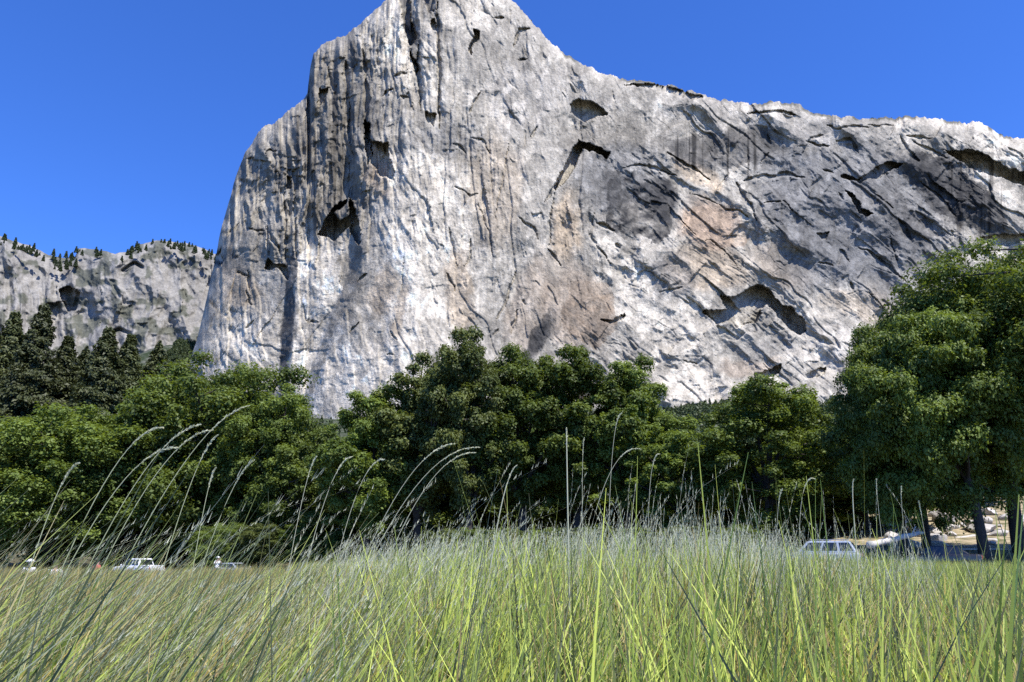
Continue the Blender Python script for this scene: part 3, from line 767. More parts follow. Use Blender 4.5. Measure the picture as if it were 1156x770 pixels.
def broadleaf(H, W, nclump, nleaf, size, seed, low=0.22, lean=(0, 0), flat=0.78, shape=1.0):
    """meshes for a spreading oak: trunk with limbs, and a crown of leaf clumps"""
    g = np.random.default_rng(seed)
    zc = H * (1 + low) / 2; hz = H * (1 - low) / 2
    C = []; tries = 0
    while len(C) < nclump and tries < 20000:
        tries += 1
        d = g.normal(size=3); d /= np.linalg.norm(d)
        r = g.uniform(0.15, 1.0) ** 0.45
        lump = 0.78 + 0.5 * float(fbm(np.array([d[0] * 1.6 + seed]), np.array([d[1] * 1.6 + d[2] * 1.3]), 2, TAB3)) * 2 * 0.5
        p = d * r * lump
        q = np.array([p[0] * W / 2 * (1.0 if p[2] < 0 else (1 - 0.35 * shape * p[2] ** 2)), p[1] * W / 2, zc + p[2] * hz * 1.08])
        q[0] += lean[0] * q[2]; q[1] += lean[1] * q[2]
        if all(np.sum((q - c) ** 2 * (1, 1, 2.0)) > (0.072 * W) ** 2 for c in C):
            C.append(q)
    C = np.array(C)
    rad = g.uniform(0.042, 0.092, len(C)) * W
    cid = g.choice(len(C), nleaf, p=rad ** 2 / np.sum(rad ** 2))
    d = g.normal(size=(nleaf, 3)); d /= np.linalg.norm(d, axis=1)[:, None]
    d[:, 2] = np.where((d[:, 2] < -0.25) & (g.uniform(0, 1, nleaf) < .6), -d[:, 2] * 0.7, d[:, 2])
    rr = g.uniform(0.2, 1.12, nleaf) ** 0.55
    wob = 1 + 0.35 * np.sin(d[:, 0] * 5 + cid) * np.cos(d[:, 1] * 5 + cid * 2.3)
    P = C[cid] + d * (rad[cid] * rr * wob)[:, None] * np.array([1, 1, flat])
    n_out = d * np.array([1, 1, 1.4])
    lo_, hi_ = np.percentile(P, [0.4, 99.6], axis=0)
    P[:, 2] = H * low + (P[:, 2] - lo_[2]) * (H * (1 - low)) / (hi_[2] - lo_[2])
    C[:, 2] = H * low + (C[:, 2] - lo_[2]) * (H * (1 - low)) / (hi_[2] - lo_[2])
    k_ = W / (hi_[:2] - lo_[:2]); P[:, :2] *= k_; C[:, :2] *= k_
    V = leaf_quads(P, n_out, size, g)
    base = g.uniform(0, 1, len(C))
    tint = np.clip(0.55 * base[cid] + 0.45 * g.uniform(0, 1, nleaf), 0, 1)
    crown = quads_mesh('crown', V, tint)
    # trunk and limbs
    paths = []
    fork = np.array([lean[0] * H * .3 + g.normal(0, .15), lean[1] * H * .3, H * g.uniform(0.24, 0.32)])
    tr = 0.020 * H + 0.06
    k = curve((0, 0, -0.6), (g.normal(0, .25), g.normal(0, .25), H * .16), fork, 8)
    paths.append((k, np.linspace(tr * 1.35, tr * 0.85, 8)))
    order = np.argsort(-C[:, 2])
    limbs = g.choice(len(C), min(9, len(C)), replace=False)
    ends = []
    for j, li in enumerate(limbs):
        e = C[li]
        mid = fork + (e - fork) * np.array([.35, .35, .65]) + g.normal(0, .3, 3)
        kk = curve(fork, mid, e, 9)
        paths.append((kk, np.linspace(tr * 0.62, tr * 0.10, 9)))
        ends.append(kk)
    pool = np.concatenate(ends)
    for c in C[g.choice(len(C), min(34, len(C)), replace=False)]:
        a = pool[np.argmin(np.sum((pool - c) ** 2, 1) + 3 * np.maximum(0, pool[:, 2] - c[2]))]
        paths.append((curve(a, (a + c) / 2 + g.normal(0, .25, 3), c, 5), np.linspace(tr * 0.2, tr * 0.05, 5)))
    v, f = tubes(paths, 7)
    return mesh_np('trunk', v, f, smooth=True), crown, H, W


def conifer(H, W, seed, nleaf=70000, size=0.33):
    g = np.random.default_rng(seed)
    P = []; O = []; tn = []
    paths = [(np.array([[0, 0, -1], [0.1, 0, H * .4], [0, 0.1, H * .75], [0, 0, H]]), [0.02 * H, .014 * H, .007 * H, .01])]
    nb = 380
    zs = np.sort(H * (0.12 + 0.87 * g.uniform(0, 1, nb) ** 0.9))
    per = nleaf // nb
    for z in zs:
        f = (1 - z / H)
        L = W / 2 * min(1, 1.5 * f ** 0.8) * g.uniform(0.55, 1.1) + 0.3
        th = g.uniform(0, 2 * math.pi)
        dr = np.array([math.cos(th), math.sin(th), 0])
        up = g.uniform(-0.25, 0.25) + 0.3 * (z / H)
        n = max(20, int(per * (0.35 + 1.3 * f)))
        t = g.uniform(0.12, 1, n) ** 0.7
        wd = L * 0.26 * (0.35 + np.sin(t * 2.6))
        sd = np.array([-dr[1], dr[0], 0])
        p = dr * (t * L)[:, None] + sd * (g.normal(0, 1, n) * wd * 0.6)[:, None]
        p[:, 2] = z + up * t * L - 0.10 * L * t ** 2 + g.normal(0, 0.16 + 0.05 * L, n)
        P.append(p); O.append(np.repeat((dr + np.array([0, 0, .8]))[None], n, 0)); tn.append(np.clip(g.uniform(0, 1, n) * .6 + .4 * g.uniform(), 0, 1))
        e = dr * L * .8; e[2] = z + up * L * .8 - .06 * L
        paths.append((curve((0, 0, z), (e * .5 + np.array([0, 0, z * .5])), e, 4), np.linspace(0.07, 0.015, 4)))
    P = np.concatenate(P); O = np.concatenate(O)
    V = leaf_quads(P, O, size, g, up=0.3, aspect=0.38)
    v, f = tubes(paths, 5)
    return mesh_np('trunk', v, f, smooth=True), quads_mesh('crown', V, np.concatenate(tn)), H, W


OAKS = [broadleaf(20, 17, 190, 100000, 0.168, 3, low=0.06), broadleaf(20, 15, 165, 90000, 0.168, 4, low=0.08, shape=1.3), broadleaf(20, 13, 145, 78000, 0.168, 5, low=0.1, shape=0.6),
        broadleaf(20, 15, 165, 90000, 0.168, 8, low=0.05, shape=1.5)]
BIG = [broadleaf(19, 19, 230, 170000, 0.13, 21, low=0.30, lean=(-0.04, 0), flat=0.68), broadleaf(16, 13, 190, 130000, 0.125, 22, low=0.2, lean=(-0.11, 0), flat=0.68, shape=1.2)]
PINES = [conifer(40, 13, 31), conifer(38, 10.5, 32), conifer(36, 11.5, 33)]
TALL = [broadleaf(22, 12, 140, 78000, 0.162, 41, low=0.28, shape=1.5), broadleaf(22, 13, 140, 78000, 0.162, 42, low=0.25, shape=1.2)]


def tree(name, kind, px, dist, top_y, wpx, leafmat, label, group, rz=None, cat='tree'):
    trunk, crown, H0, W0 = kind
    x = spot(px, dist)
    z0 = float(ground_z(x, dist))
    _, tz = rays(px, top_y)
    s = (EYE + float(tz) * dist - z0) / H0
    wide = wpx * dist / F / W0
    r = empty(name, (x, dist, z0), random.uniform(0, 6.28) if rz is None else rz)
    r.scale = (wide, wide, s)
    tag(r, label, cat, group)
    for nm, me, mt in (('trunk', trunk, M_BARK), ('crown', crown, leafmat)):
        o = bpy.data.objects.new(nm, me); COL.objects.link(o); o.parent = r
        if not me.materials: me.materials.append(mt)
        o.material_slots[0].link = 'OBJECT'; o.material_slots[0].material = mt
    return r


G_L = 'broadleaf trees at the left edge of the meadow'
G_M = 'broadleaf trees in the middle of the meadow edge'
G_R = 'oaks on the right above the bank'
G_P = 'tall conifers on the far left'
G_B = 'shaded trees of the second row'
for k, px, d, ty, wp, mt, lab, grp in [
    (OAKS[0], 55, 92, 468, 190, M_OAK, 'rounded green tree at the left picture edge in front of the conifers', G_L),
    (OAKS[3], -35, 90, 478, 160, M_OAK, 'green tree cut off by the left edge of the photo', G_L),
    (OAKS[1], 150, 96, 462, 170, M_OAK, 'broad low green tree between the conifers and the tallest left tree', G_L),
    (OAKS[0], 238, 98, 414, 200, M_OAK, "tallest round green tree of the left clump, beneath the cliff's left edge", G_L),
    (OAKS[1], 303, 92, 446, 130, M_OAK, 'green tree on the right shoulder of the left clump', G_L),
    (OAKS[2], 342, 88, 488, 100, M_OAK, 'smaller green tree at the gap where white rock shows down low', G_L),
    (TALL[1], 415, 80, 440, 120, M_OAK, 'leftmost tree of the middle clump, low rounded crown against white rock', G_M),
    (TALL[0], 472, 80, 402, 115, M_OLIVE, 'grey green tree left of the highest top in the middle clump', G_M),
    (TALL[0], 528, 76, 378, 105, M_OLIVE, 'highest tree of the middle clump with a ragged dark top', G_M),
    (TALL[1], 590, 78, 394, 125, M_OAK, 'dense green tree just right of the ragged highest top', G_M),
    (TALL[0], 652, 78, 400, 130, M_OAK, 'round topped green tree above the tallest upright grass stalk', G_M),
    (TALL[1], 715, 76, 408, 120, M_OAK, 'green tree at the right shoulder of the middle clump', G_M),
    (OAKS[2], 770, 72, 474, 110, M_OAK, 'low green tree at the right end of the middle clump', G_M),
    (OAKS[2], 803, 84, 520, 70, M_OAK, 'small bushy tree in the gap right of the middle clump', G_M),
    (BIG[0], 1240, 50, 290, 300, M_OAK, 'largest oak, its bright crown cut off by the right edge of the photo', G_R),
    (BIG[1], 1108, 49, 338, 165, M_OAK, 'oak with a leaning dark trunk beside the rocky bank', G_R),
    (TALL[0], 1152, 51, 322, 150, M_OAK, 'oak with a slim dark trunk by the bank near the right picture edge', G_R),
    (BIG[1], 1020, 52, 376, 122, M_OAK, 'full green oak behind the silver wagon, left of the largest oak', G_R),
    (OAKS[2], 1046, 58, 362, 110, M_OAK, 'oak filling the gap between the two foremost right oaks', G_R),
    (OAKS[1], 872, 66, 436, 155, M_OAK, 'lower pale green oak at the left end of the right clump', G_R),
]:
    tree('oak_tree', k, px, d, ty, wp, mt, lab, grp, rz=0.0 if 'leaning' in lab or 'slim' in lab else None)
for k, (px, d, ty) in enumerate([(-20, 125, 500), (120, 120, 505), (250, 122, 480), (400, 108, 500), (480, 105, 490), (560, 104, 480), (640, 106, 490), (720, 104, 500), (820, 100, 535), (900, 88, 510), (980, 76, 480), (1060, 96, 500), (1150, 112, 470), (1220, 116, 470),
                                 (300, 110, 520), (180, 112, 520), (840, 90, 560), (930, 80, 545)]):
    tree('oak_tree', OAKS[k % 4], px, d, ty, 180, M_OAK, 'shaded tree of the dark second row behind the meadow edge', G_B)
for k, (px, d, ty, lab) in enumerate([(2, 128, 344, 'tallest dark conifer at the left picture edge'), (38, 134, 380, 'dark conifer second from the left picture edge'),
                                 (62, 150, 392, 'dark conifer half hidden between two taller ones'), (86, 126, 370, 'dark pointed conifer in the middle of the row on the far left'),
                                 (114, 130, 378, 'dark conifer with a broad top, second from the right in its row'), (150, 136, 386, 'shortest conifer at the right end of its row, before the far ridge'),
                                 (-32, 132, 352, 'conifer just outside the left edge beside the tallest one')]):
    tree('conifer_tree', PINES[k % 3], px, d, ty, (88, 76, 74)[k % 3], M_PINE, lab, G_P)


for k in range(26):
    px = (505 + k * 21 + 9 * math.sin(k * 2.7)) if k < 20 else 250 + (k - 20) * 45
    d = (66 + 5 * math.sin(k * 1.9)) if px < 830 else (57 + 3 * math.sin(k * 1.9)) if px < 900 else 60
    if k >= 20: d = 84
    tree('undergrowth_shrub', OAKS[k % 4], px, d, HORIZON - 22 - 12 * math.sin(k * 3.1) ** 2, 52 + 12 * math.sin(k), M_OAK if k % 3 else M_OLIVE, 'low leafy shrub at the roadside under the trees', 'roadside undergrowth', cat='shrub')


# far wood on the talus slope: reads as one mass
def far_wood():
    g = np.random.default_rng(77)
    VV = []; TT = []
    cells = []
    for q_ in range(6600):
        px = g.uniform(-60, 1220) if q_ < 5200 else g.uniform(120, 232)
        far_ = q_ >= 5200; d = g.uniform(330, 1080) if px > 230 else (g.uniform(950, 1400) if far_ else g.uniform(330, 1380))
        top = np.interp(px, [-60, 150, 185, 215, 240, 740, 800, 850, 930, 1000, 1220], [470, 404, 368, 372, 470, 462, 452, 440, 432, 425, 415])
        x = spot(px, d); z = float(ground_z(x, d))
        h = g.uniform(9, 19) * (0.8 if d > 800 else 1)
        rx, tz = rays(px, top)
        if z + h > EYE + float(tz) * d: continue
        if 250 < px < 690 and g.uniform() < .8: continue
        cells.append((x, d, z, h))
    for (x, y, z, h) in cells:
        n = 130
        w = h * g.uniform(0.28, 0.42)
        con = g.uniform() < 0.45
        dd = g.normal(size=(n, 3)); dd /= np.linalg.norm(dd, axis=1)[:, None]
        if con:
            t = g.uniform(0, 1, n) ** .7
            P = np.stack([dd[:, 0] * w * .7 * t, dd[:, 1] * w * .7 * t, h * (1.0 - .9 * t)], 1)
        else:
            P = dd * np.array([w, w, h * .42]) * (0.75 + 0.3 * np.sin(dd[:, :1] * 4 + x)) + np.array([0, 0, h * .55])
        V = leaf_quads(P + np.array([x, y, z]), dd, 0.9 + h * .03, g)
        VV.append(V); TT.append(np.clip(g.uniform(0, .6) * np.ones(n) + g.uniform(0, .4, n), 0, 1))
    o = link('far_forest', quads_mesh('far_forest', np.concatenate(VV), np.concatenate(TT)), M_FAR)
    tag(o, 'dark wood covering the talus slope at the foot of the cliff', 'forest', kind='stuff')


far_wood()


def skyline_pines():
    g = np.random.default_rng(5)
    n = 420; t = g.uniform(0, 1, n) ** .7; th = g.uniform(0, 6.28, n)
    P = np.stack([np.cos(th) * 2.4 * t, np.sin(th) * 2.4 * t, 14 * (1 - .88 * t)], 1) + g.normal(0, .35, (n, 3))
    me = quads_mesh('skyline_pine', leaf_quads(P, np.stack([np.cos(th), np.sin(th), th * 0], 1), 0.95, g), g.uniform(0, .7, n))
    proto = None
    spots = []
    while len(spots) < 130:
        px = g.choice([g.uniform(-60, 60), g.uniform(58, 88), g.uniform(150, 245), g.uniform(90, 150)], p=[.3, .22, .36, .12])
        spots.append((px, g.uniform(-1, 7) if not 58 < px < 88 else g.uniform(-6, 14), g.uniform(.6, 1.45)))
    for px, off, s in spots:
        y0 = np.interp(px, RIDGE[:, 0], RIDGE[:, 1]) + 2 + off
        D, dx, tz = ridge_depth(np.array([px]), np.array([y0]))
        d = float(D[0]) + (35 if off < 2 else -6)
        o = bpy.data.objects.new('skyline_pine', me); COL.objects.link(o)
        if not me.materials: me.materials.append(M_FAR)
        o.location = (float(dx[0]) * d, d, EYE + float(tz[0]) * d - 4); o.scale = (s * 1.2, s * 1.2, s); o.rotation_euler = (0, 0, g.uniform(0, 6))
        tag(o, 'tiny dark pine on the skyline of the far left ridge', 'tree', 'pines along the far ridge')


skyline_pines()


def brink_shrubs():
    g = np.random.default_rng(15)
    n = 160; d = g.normal(size=(n, 3)); d /= np.linalg.norm(d, axis=1)[:, None]; d[:, 2] = np.abs(d[:, 2])
    me = quads_mesh('brink_shrub', leaf_quads(d * np.array([2.2, 2.0, 2.6]) * g.uniform(.5, 1, (n, 1)), d, .7, g), g.uniform(0, .8, n))
    me.materials.append(M_FAR)
    for _ in range(110):
        px = g.choice([g.uniform(584, 662), g.uniform(700, 800), g.uniform(860, 1010), g.uniform(1080, 1156), g.uniform(300, 430)], p=[.22, .14, .38, .18, .08])
        i = int(np.clip((px - 197) / .92, 0, len(BRINK) - 1))
        o = bpy.data.objects.new('brink_shrub', me); COL.objects.link(o)
        s_ = g.uniform(.45, 1.25)
        o.location = BRINK[i] + np.array([0, g.uniform(2, 14), -.5]); o.scale = (s_ * g.uniform(1, 1.8), s_, s_); o.rotation_euler = (0, 0, g.uniform(0, 6))
        tag(o, 'tiny dark shrub clinging to the brink of the big cliff', 'shrub', 'shrubs along the cliff brink')


brink_shrubs()

# ================================================================== GRASS
def blades(base, h, w, lean, bend, seg, tone, tip_tone=None, ang=None, g=rng, droop=0.0):
    """flat tapered blades, all arrays per blade; lean = ground vector the blade leans by, bend = how much it curls"""
    n = len(base)
    t = np.linspace(0, 1, seg + 1)
    lx = lean[:, 0][:, None] * (t * (1 - bend[:, None]) + bend[:, None] * t ** 2.2)
    ly = lean[:, 1][:, None] * (t * (1 - bend[:, None]) + bend[:, None] * t ** 2.2)
    lm = np.hypot(lean[:, 0], lean[:, 1])[:, None]
    zz = t[None] * np.sqrt(np.maximum(0.15, 1 - (lm * (0.6 + 0.4 * bend[:, None])) ** 2 * t[None])) - droop * (t[None] ** 5) * bend[:, None]
    P = np.stack([lx, ly, zz], -1) * h[:, None, None] + base[:, None]
    if ang is None: ang = g.uniform(0, math.pi, n)
    sd = np.stack([np.cos(ang), np.sin(ang), 0 * ang], -1)[:, None]
    wd = w[:, None] * (1 - t[None] ** 1.6 * 0.94) * 0.5
    V = np.stack([P - sd * wd[..., None], P + sd * wd[..., None]], 2)          # n, seg+1, 2, 3
    k = (seg + 1) * 2
    i = np.arange(n)[:, None] * k + np.arange(seg)[None] * 2
    fc = np.stack([i, i + 1, i + 3, i + 2], -1).reshape(-1, 4)
    T = np.repeat(np.repeat(tone[:, None], seg + 1, 1)[:, :, None], 2, 2)
    if tip_tone is not None:
        kk = (t ** 2)[None, :, None, None]
        T = T * (1 - kk) + tip_tone[:, None, None] * kk
    return V.reshape(-1, 3), fc, T.reshape(-1, 3)


def join_blades(name, parts, label, cat, mat):
    V = []; Fc = []; T = []; off = 0
    for v, f, t in parts:
        V.append(v); Fc.append(f + off); T.append(t); off += len(v)
    o = link(name, mesh_np(name, np.concatenate(V), np.concatenate(Fc), {'tone': np.clip(np.concatenate(T), .01, .8)}), mat)
    return tag(o, label, cat, kind='stuff')


GREEN = np.array((0.25, 0.34, 0.04)); LIME = np.array((0.62, 0.70, 0.11)); STRAW = np.array((0.56, 0.47, 0.20)); GOLD = np.array((0.50, 0.36, 0.09)); SILV = np.array((0.54, 0.54, 0.38)); RUST = np.array((0.22, 0.14, 0.065)); DKG = np.array((0.042, 0.068, 0.016))


def px_of(x, y): return PW / 2 + F * x / np.maximum(y, 0.3) * 1.0


def top_line(px, d):
    """height of the grass tops above the meadow for column px and distance d"""
    yt = np.interp(px, [-300, 0, 200, 330, 420, 520, 640, 760, 860, 930, 1000, 1156, 1500], [640, 636, 638, 634, 616, 604, 597, 597, 606, 620, 627, 632, 638])
    near = np.interp(d, [0, 1.5, 3, 6, 60], [1.05, 1.05, 1.0, 1.0, 1.0])
    h = EYE + (HORIZON - yt) * d / F
    cap = np.interp(d, [0, 8, 14, 30, 70], [1.62, 1.62, 1.35, 0.9, 0.75])
    return np.clip(h * near, 0.35, cap)


def make_grass():
    g = np.random.default_rng(99)
    parts_near = []
    rows = [(0.85, 2.2, 5200, 7, 0.0115, .30), (2.2, 4.0, 15000, 6, 0.019, .20), (4.0, 7.0, 26000, 5, 0.027, .22), (7.0, 12.0, 36000, 4, 0.034, .30), (12, 22, 46000, 3, 0.02, 1.1), (22, 40, 42000, 2, 0.032, 1.2), (40, 75, 34000, 2, 0.06, 1.2)]
    for d0, d1, n, seg, w, dens in rows:
        n = int(n * dens)
        d = np.sqrt(g.uniform(d0 ** 2, d1 ** 2, n)); th = g.uniform(R(-41), R(41), n)
        x = d * np.sin(th) * 1.0; y = d * np.cos(th)
        s = x * RN.x + (y - 60) * RN.y
        keep = s < -3.3
        x, y = x[keep], y[keep]; n = len(x)
        px = px_of(x, y)
        clump = fbm(x / 0.9, y / 0.9, 3, TAB3); patch = fbm(x / 3.5 + 9, y / 3.5, 3, TAB2)
        top = top_line(px, y)
        h = top * np.clip(1 - np.abs(g.normal(0, 0.20, n)) + 0.25 * clump + .5 * patch * sstep(10, 20, y), 0.35, 1.25)
        z = ground_z(x, y)
        h = np.minimum(h, top + 0.022 * y)
        h = np.where(y > 20, np.minimum(h, 0.9), h)
        leanx = np.interp(px, [-200, 100, 380, 560, 800, 1100], [0.50, 0.44, 0.28, 0.10, 0.05, 0.08])
        lean = np.stack([leanx + g.normal(0, .21, n), g.normal(0, .20, n)], 1)
        bend = np.clip(g.uniform(0.2, 1.0, n), 0, 1)
        wild = g.uniform(0, 1, n) < .22
        lean = lean + np.where(wild[:, None], g.normal(0, .38, (n, 2)), 0)
        # colours: gold and olive left, lime in the middle, green right, with straw and rust among them
        left = 1 - sstep(240, 460, px); right = sstep(820, 1000, px)
        far = sstep(9, 26, y)
        r = g.uniform(0, 1, n)[:, None]
        r = np.clip(0.5 + (r - .5) * 2.2, 0, 1)
        tone = GREEN * (1 - r) + LIME * r
        tone = tone * (1 - 0.12 * right[:, None])
        mixs = np.clip(left * (0.50 + 0.42 * sstep(3, 12, y)) + 0.10 + 1.3 * patch, 0, 0.92)
        pick = g.uniform(0, 1, n) < mixs
        sc = np.where((g.uniform(0, 1, n) < 0.5)[:, None], STRAW, GOLD)
        tone = np.where(pick[:, None], sc * g.uniform(.7, 1.1, n)[:, None], tone)
        ru = g.uniform(0, 1, n) < 0.045 + 0.13 * left * sstep(2, 5, y)
        tone = np.where(ru[:, None], RUST, tone)
        dk = g.uniform(0, 1, n) < 0.30 * (1 - .8 * far)
        tone = np.where(dk[:, None], DKG, tone)
        tip = tone * 0.75 + 0.25 * np.where((g.uniform(0, 1, n) < 0.3)[:, None], SILV, np.array((.58, .60, .24)))
        tone = tone * g.uniform(.65, 1.25, n)[:, None]
        ww = w * (0.3 + 1.2 * g.uniform(0, 1, n) ** 1.6)
        parts_near.append(blades(np.stack([x, y, z], 1), h, ww, lean, bend, seg, tone, tip, g=g))
    # long leaning blades of the near clumps on the left
    n = 1500
    y = g.uniform(1.3, 4.8, n); px = g.uniform(-260, 400, n); x = (px - PW / 2) / F * y
    h = g.uniform(.95, 1.55, n) * np.interp(px, [-260, 150, 400], [1.08, 1.0, .82])
    lean = np.stack([np.interp(px, [0, 400], [.66, .42]) + g.normal(0, .17, n), g.normal(0, .16, n)], 1)
    x = x - lean[:, 0] * h * .35
    pick = g.uniform(0, 1, n)[:, None]
    tone = np.where(pick < .30, DKG * 1.4, np.where(pick < .5, GREEN * .8, np.where(pick < .66, SILV * .75 + GREEN * .25, np.where(pick < .84, LIME * .8, STRAW * .8)))) * g.uniform(.7, 1.2, n)[:, None]
    parts_near.append(blades(np.stack([x, y, ground_z(x, y)], 1), h, g.uniform(.007, .014, n), lean, g.uniform(.1, .7, n), 8, tone, tone * .7 + SILV * .3, ang=g.normal(.3, .6, n), g=g))
    # broken straws lying across each other low down
    n = 3600
    d = np.sqrt(g.uniform(2.4 ** 2, 7 ** 2, n)); th = g.uniform(R(-38), R(38), n); x = d * np.sin(th); y = d * np.cos(th)
    hh = g.uniform(0.15, 0.5, n)
    zz = top_line(px_of(x, y), y) * g.uniform(0.25, 0.72, n)
    a = g.uniform(0, 6.28, n)
    parts_near.append(blades(np.stack([x, y, zz], 1), hh, g.uniform(.002, .0055, n), np.stack([np.cos(a), np.sin(a)], 1) * 1.1, g.uniform(0, .9, n), 6,
                             np.where((g.uniform(0, 1, n) < .65)[:, None], STRAW * .95, RUST * 1.2) * g.uniform(.6, 1.15, n)[:, None], g=g, droop=.25))
    join_blades('grass', parts_near, 'dense green and straw coloured meadow grass filling the foreground', 'grass', M_GRASS)

    # seed-headed stems standing above the blades
    parts = []
    for n, d0, d1, p0, p1, up, lx, colr in ((200, 1.6, 4.5, -60, 300, .34, .62, GREEN * .7 + SILV * .4), (170, 2.5, 6, 300, 560, .30, .42, SILV * .8), (1400, 5.5, 11, 380, 870, .12, .14, SILV), (150, 3.5, 7, 620, 780, .28, .10, SILV),
                                       (380, 4.5, 9, 780, 1030, .26, .02, SILV), (60, 5, 9, 1000, 1200, .12, .03, SILV)):
        d = g.uniform(d0, d1, n); px = g.uniform(p0, p1, n)
        x = (px - PW / 2) / F * d
        ex = g.gamma(1.5, up / 2.2, n)
        h = np.minimum(top_line(px, d) + 0.05 + ex, 2.0)
        lean = np.stack([lx + g.normal(0, .12, n), g.normal(0, .12, n)], 1)
        x = x - lean[:, 0] * h * 0.5
        base = np.stack([x, d, ground_z(x, d)], 1)
        bend = np.clip(g.normal(.75, .2, n), .2, 1)
        tone = colr * g.uniform(.6, 1.0, n)[:, None]
        ww = 0.0032 * g.uniform(.7, 1.4, n) * np.maximum(1, d / 5)
        ang = g.normal(0, .5, n)
        parts.append(blades(base, h, ww, lean, bend, 9, tone, np.tile(SILV, (n, 1)), ang=ang, g=g, droop=0.12))
        # the plume: short spikelets over the last fifth of the stem
        t = 1 - g.uniform(0, .17, (n, 14))
        lm = np.hypot(lean[:, 0], lean[:, 1])[:, None]
        f_ = t * (1 - bend[:, None]) + bend[:, None] * t ** 2.2
        zz = t * np.sqrt(np.maximum(.15, 1 - (lm * (.6 + .4 * bend[:, None])) ** 2 * t)) - .12 * t ** 5 * bend[:, None]
        Q = np.stack([lean[:, :1] * f_, lean[:, 1:] * f_, zz], -1) * h[:, None, None] + base[:, None]
        Q = Q.reshape(-1, 3); m = len(Q)
        ln = np.repeat(lean, 14, 0) * .9 + g.normal(0, .12, (m, 2))
        parts.append(blades(Q, g.uniform(.012, .026, m), np.repeat(ww, 14) * .7, ln, np.full(m, .2), 1, np.tile(SILV * 1.1, (m, 1)) * g.uniform(.75, 1.15, m)[:, None], ang=g.normal(0, .6, m), g=g))
    join_blades('tall_grass', parts, 'thin seed headed grass stems standing above the meadow, leaning right on the left side', 'grass', M_STALK)


make_grass()


# single stalks that stand out against the trees: bottom px, tip px, tip y, distance, droop px, label
STALKS = [
    (95, 278, 456, 2.3, 10, 'long pale grass stalk with the highest curved tip on the left'),
    (40, 178, 481, 2.1, 26, 'long grass stalk whose tip bends flat to the right before the leftmost trees'),
    (60, 222, 478, 2.3, 16, 'grass stalk with a short hooked tip just below the left clump\'s middle'),
    (75, 235, 484, 2.2, 20, 'grass stalk with a drooping tip right beside the short hooked one'),
    (30, 195, 504, 2.0, 30, 'arching grass stalk with a nearly level seed head on the left'),
    (165, 242, 490, 2.6, 4, 'straight leaning grass stalk behind the pickup truck, tip free of its neighbours'),
    (200, 283, 519, 2.7, 2, 'straight thin grass stalk leaning right above the parked silver car'),
    (15, 82, 522, 2.2, 14, 'kinked grass stalk near the left picture edge'),
    (215, 240, 528, 2.9, 8, 'shorter grass stalk leaning right beside the straight thin one'),
    (318, 355, 515, 3.2, 3, 'leaning grass stalk at the right side of the left clump of trees'),
    (335, 395, 515, 3.0, 14, 'curved grass stalk before the gap between left and middle trees'),
    (385, 540, 504, 3.0, 22, 'longest arching grass stalk, drooping right before the middle trees'),
    (380, 512, 500, 3.1, 14, 'arching grass stalk just left of the longest drooping one'),
    (410, 536, 510, 3.1, 20, 'arching grass stalk ending just under the longest drooping one'),
    (372, 432, 518, 3.2, 20, 'hooked grass stalk at the left side of the middle trees'),
    (545, 583, 525, 3.8, 4, 'thick headed grass stalk leaning right, alone before dark tree trunks'),
    (642, 640, 483, 3.4, 0, 'tallest dead upright grass stalk in the middle, thick and straight'),
    (658, 660, 494, 4.2, 3, 'upright pale grass stalk just right of the tallest dead one'),
    (688, 702, 466, 4.0, 10, 'upright grass stalk with a nodding seed head, highest in the middle'),
    (655, 724, 506, 3.8, 24, 'grass stalk bowed over to the right among the middle stems'),
    (735, 745, 512, 4.0, 16, 'grass stalk with a curled tip at the right end of the middle stems'),
    (870, 885, 552, 4.2, 2, 'straight pale grass stalk left of the silver wagon\'s roof'),
    (905, 922, 540, 4.0, 22, 'hooked grass stalk standing before the silver wagon'),
    (968, 966, 541, 4.4, 4, 'thick pale grass stalk before the dark trunk of the full oak'),
    (1000, 992, 541, 4.4, 3, 'forked looking pale grass stalk before the fallen log'),
    (1022, 1020, 549, 4.6, 0, 'upright pale grass stalk at the end of the fallen log'),
    (1052, 1040, 566, 4.6, 0, 'pale grass stalk leaning left beside the rocky bank'),
]


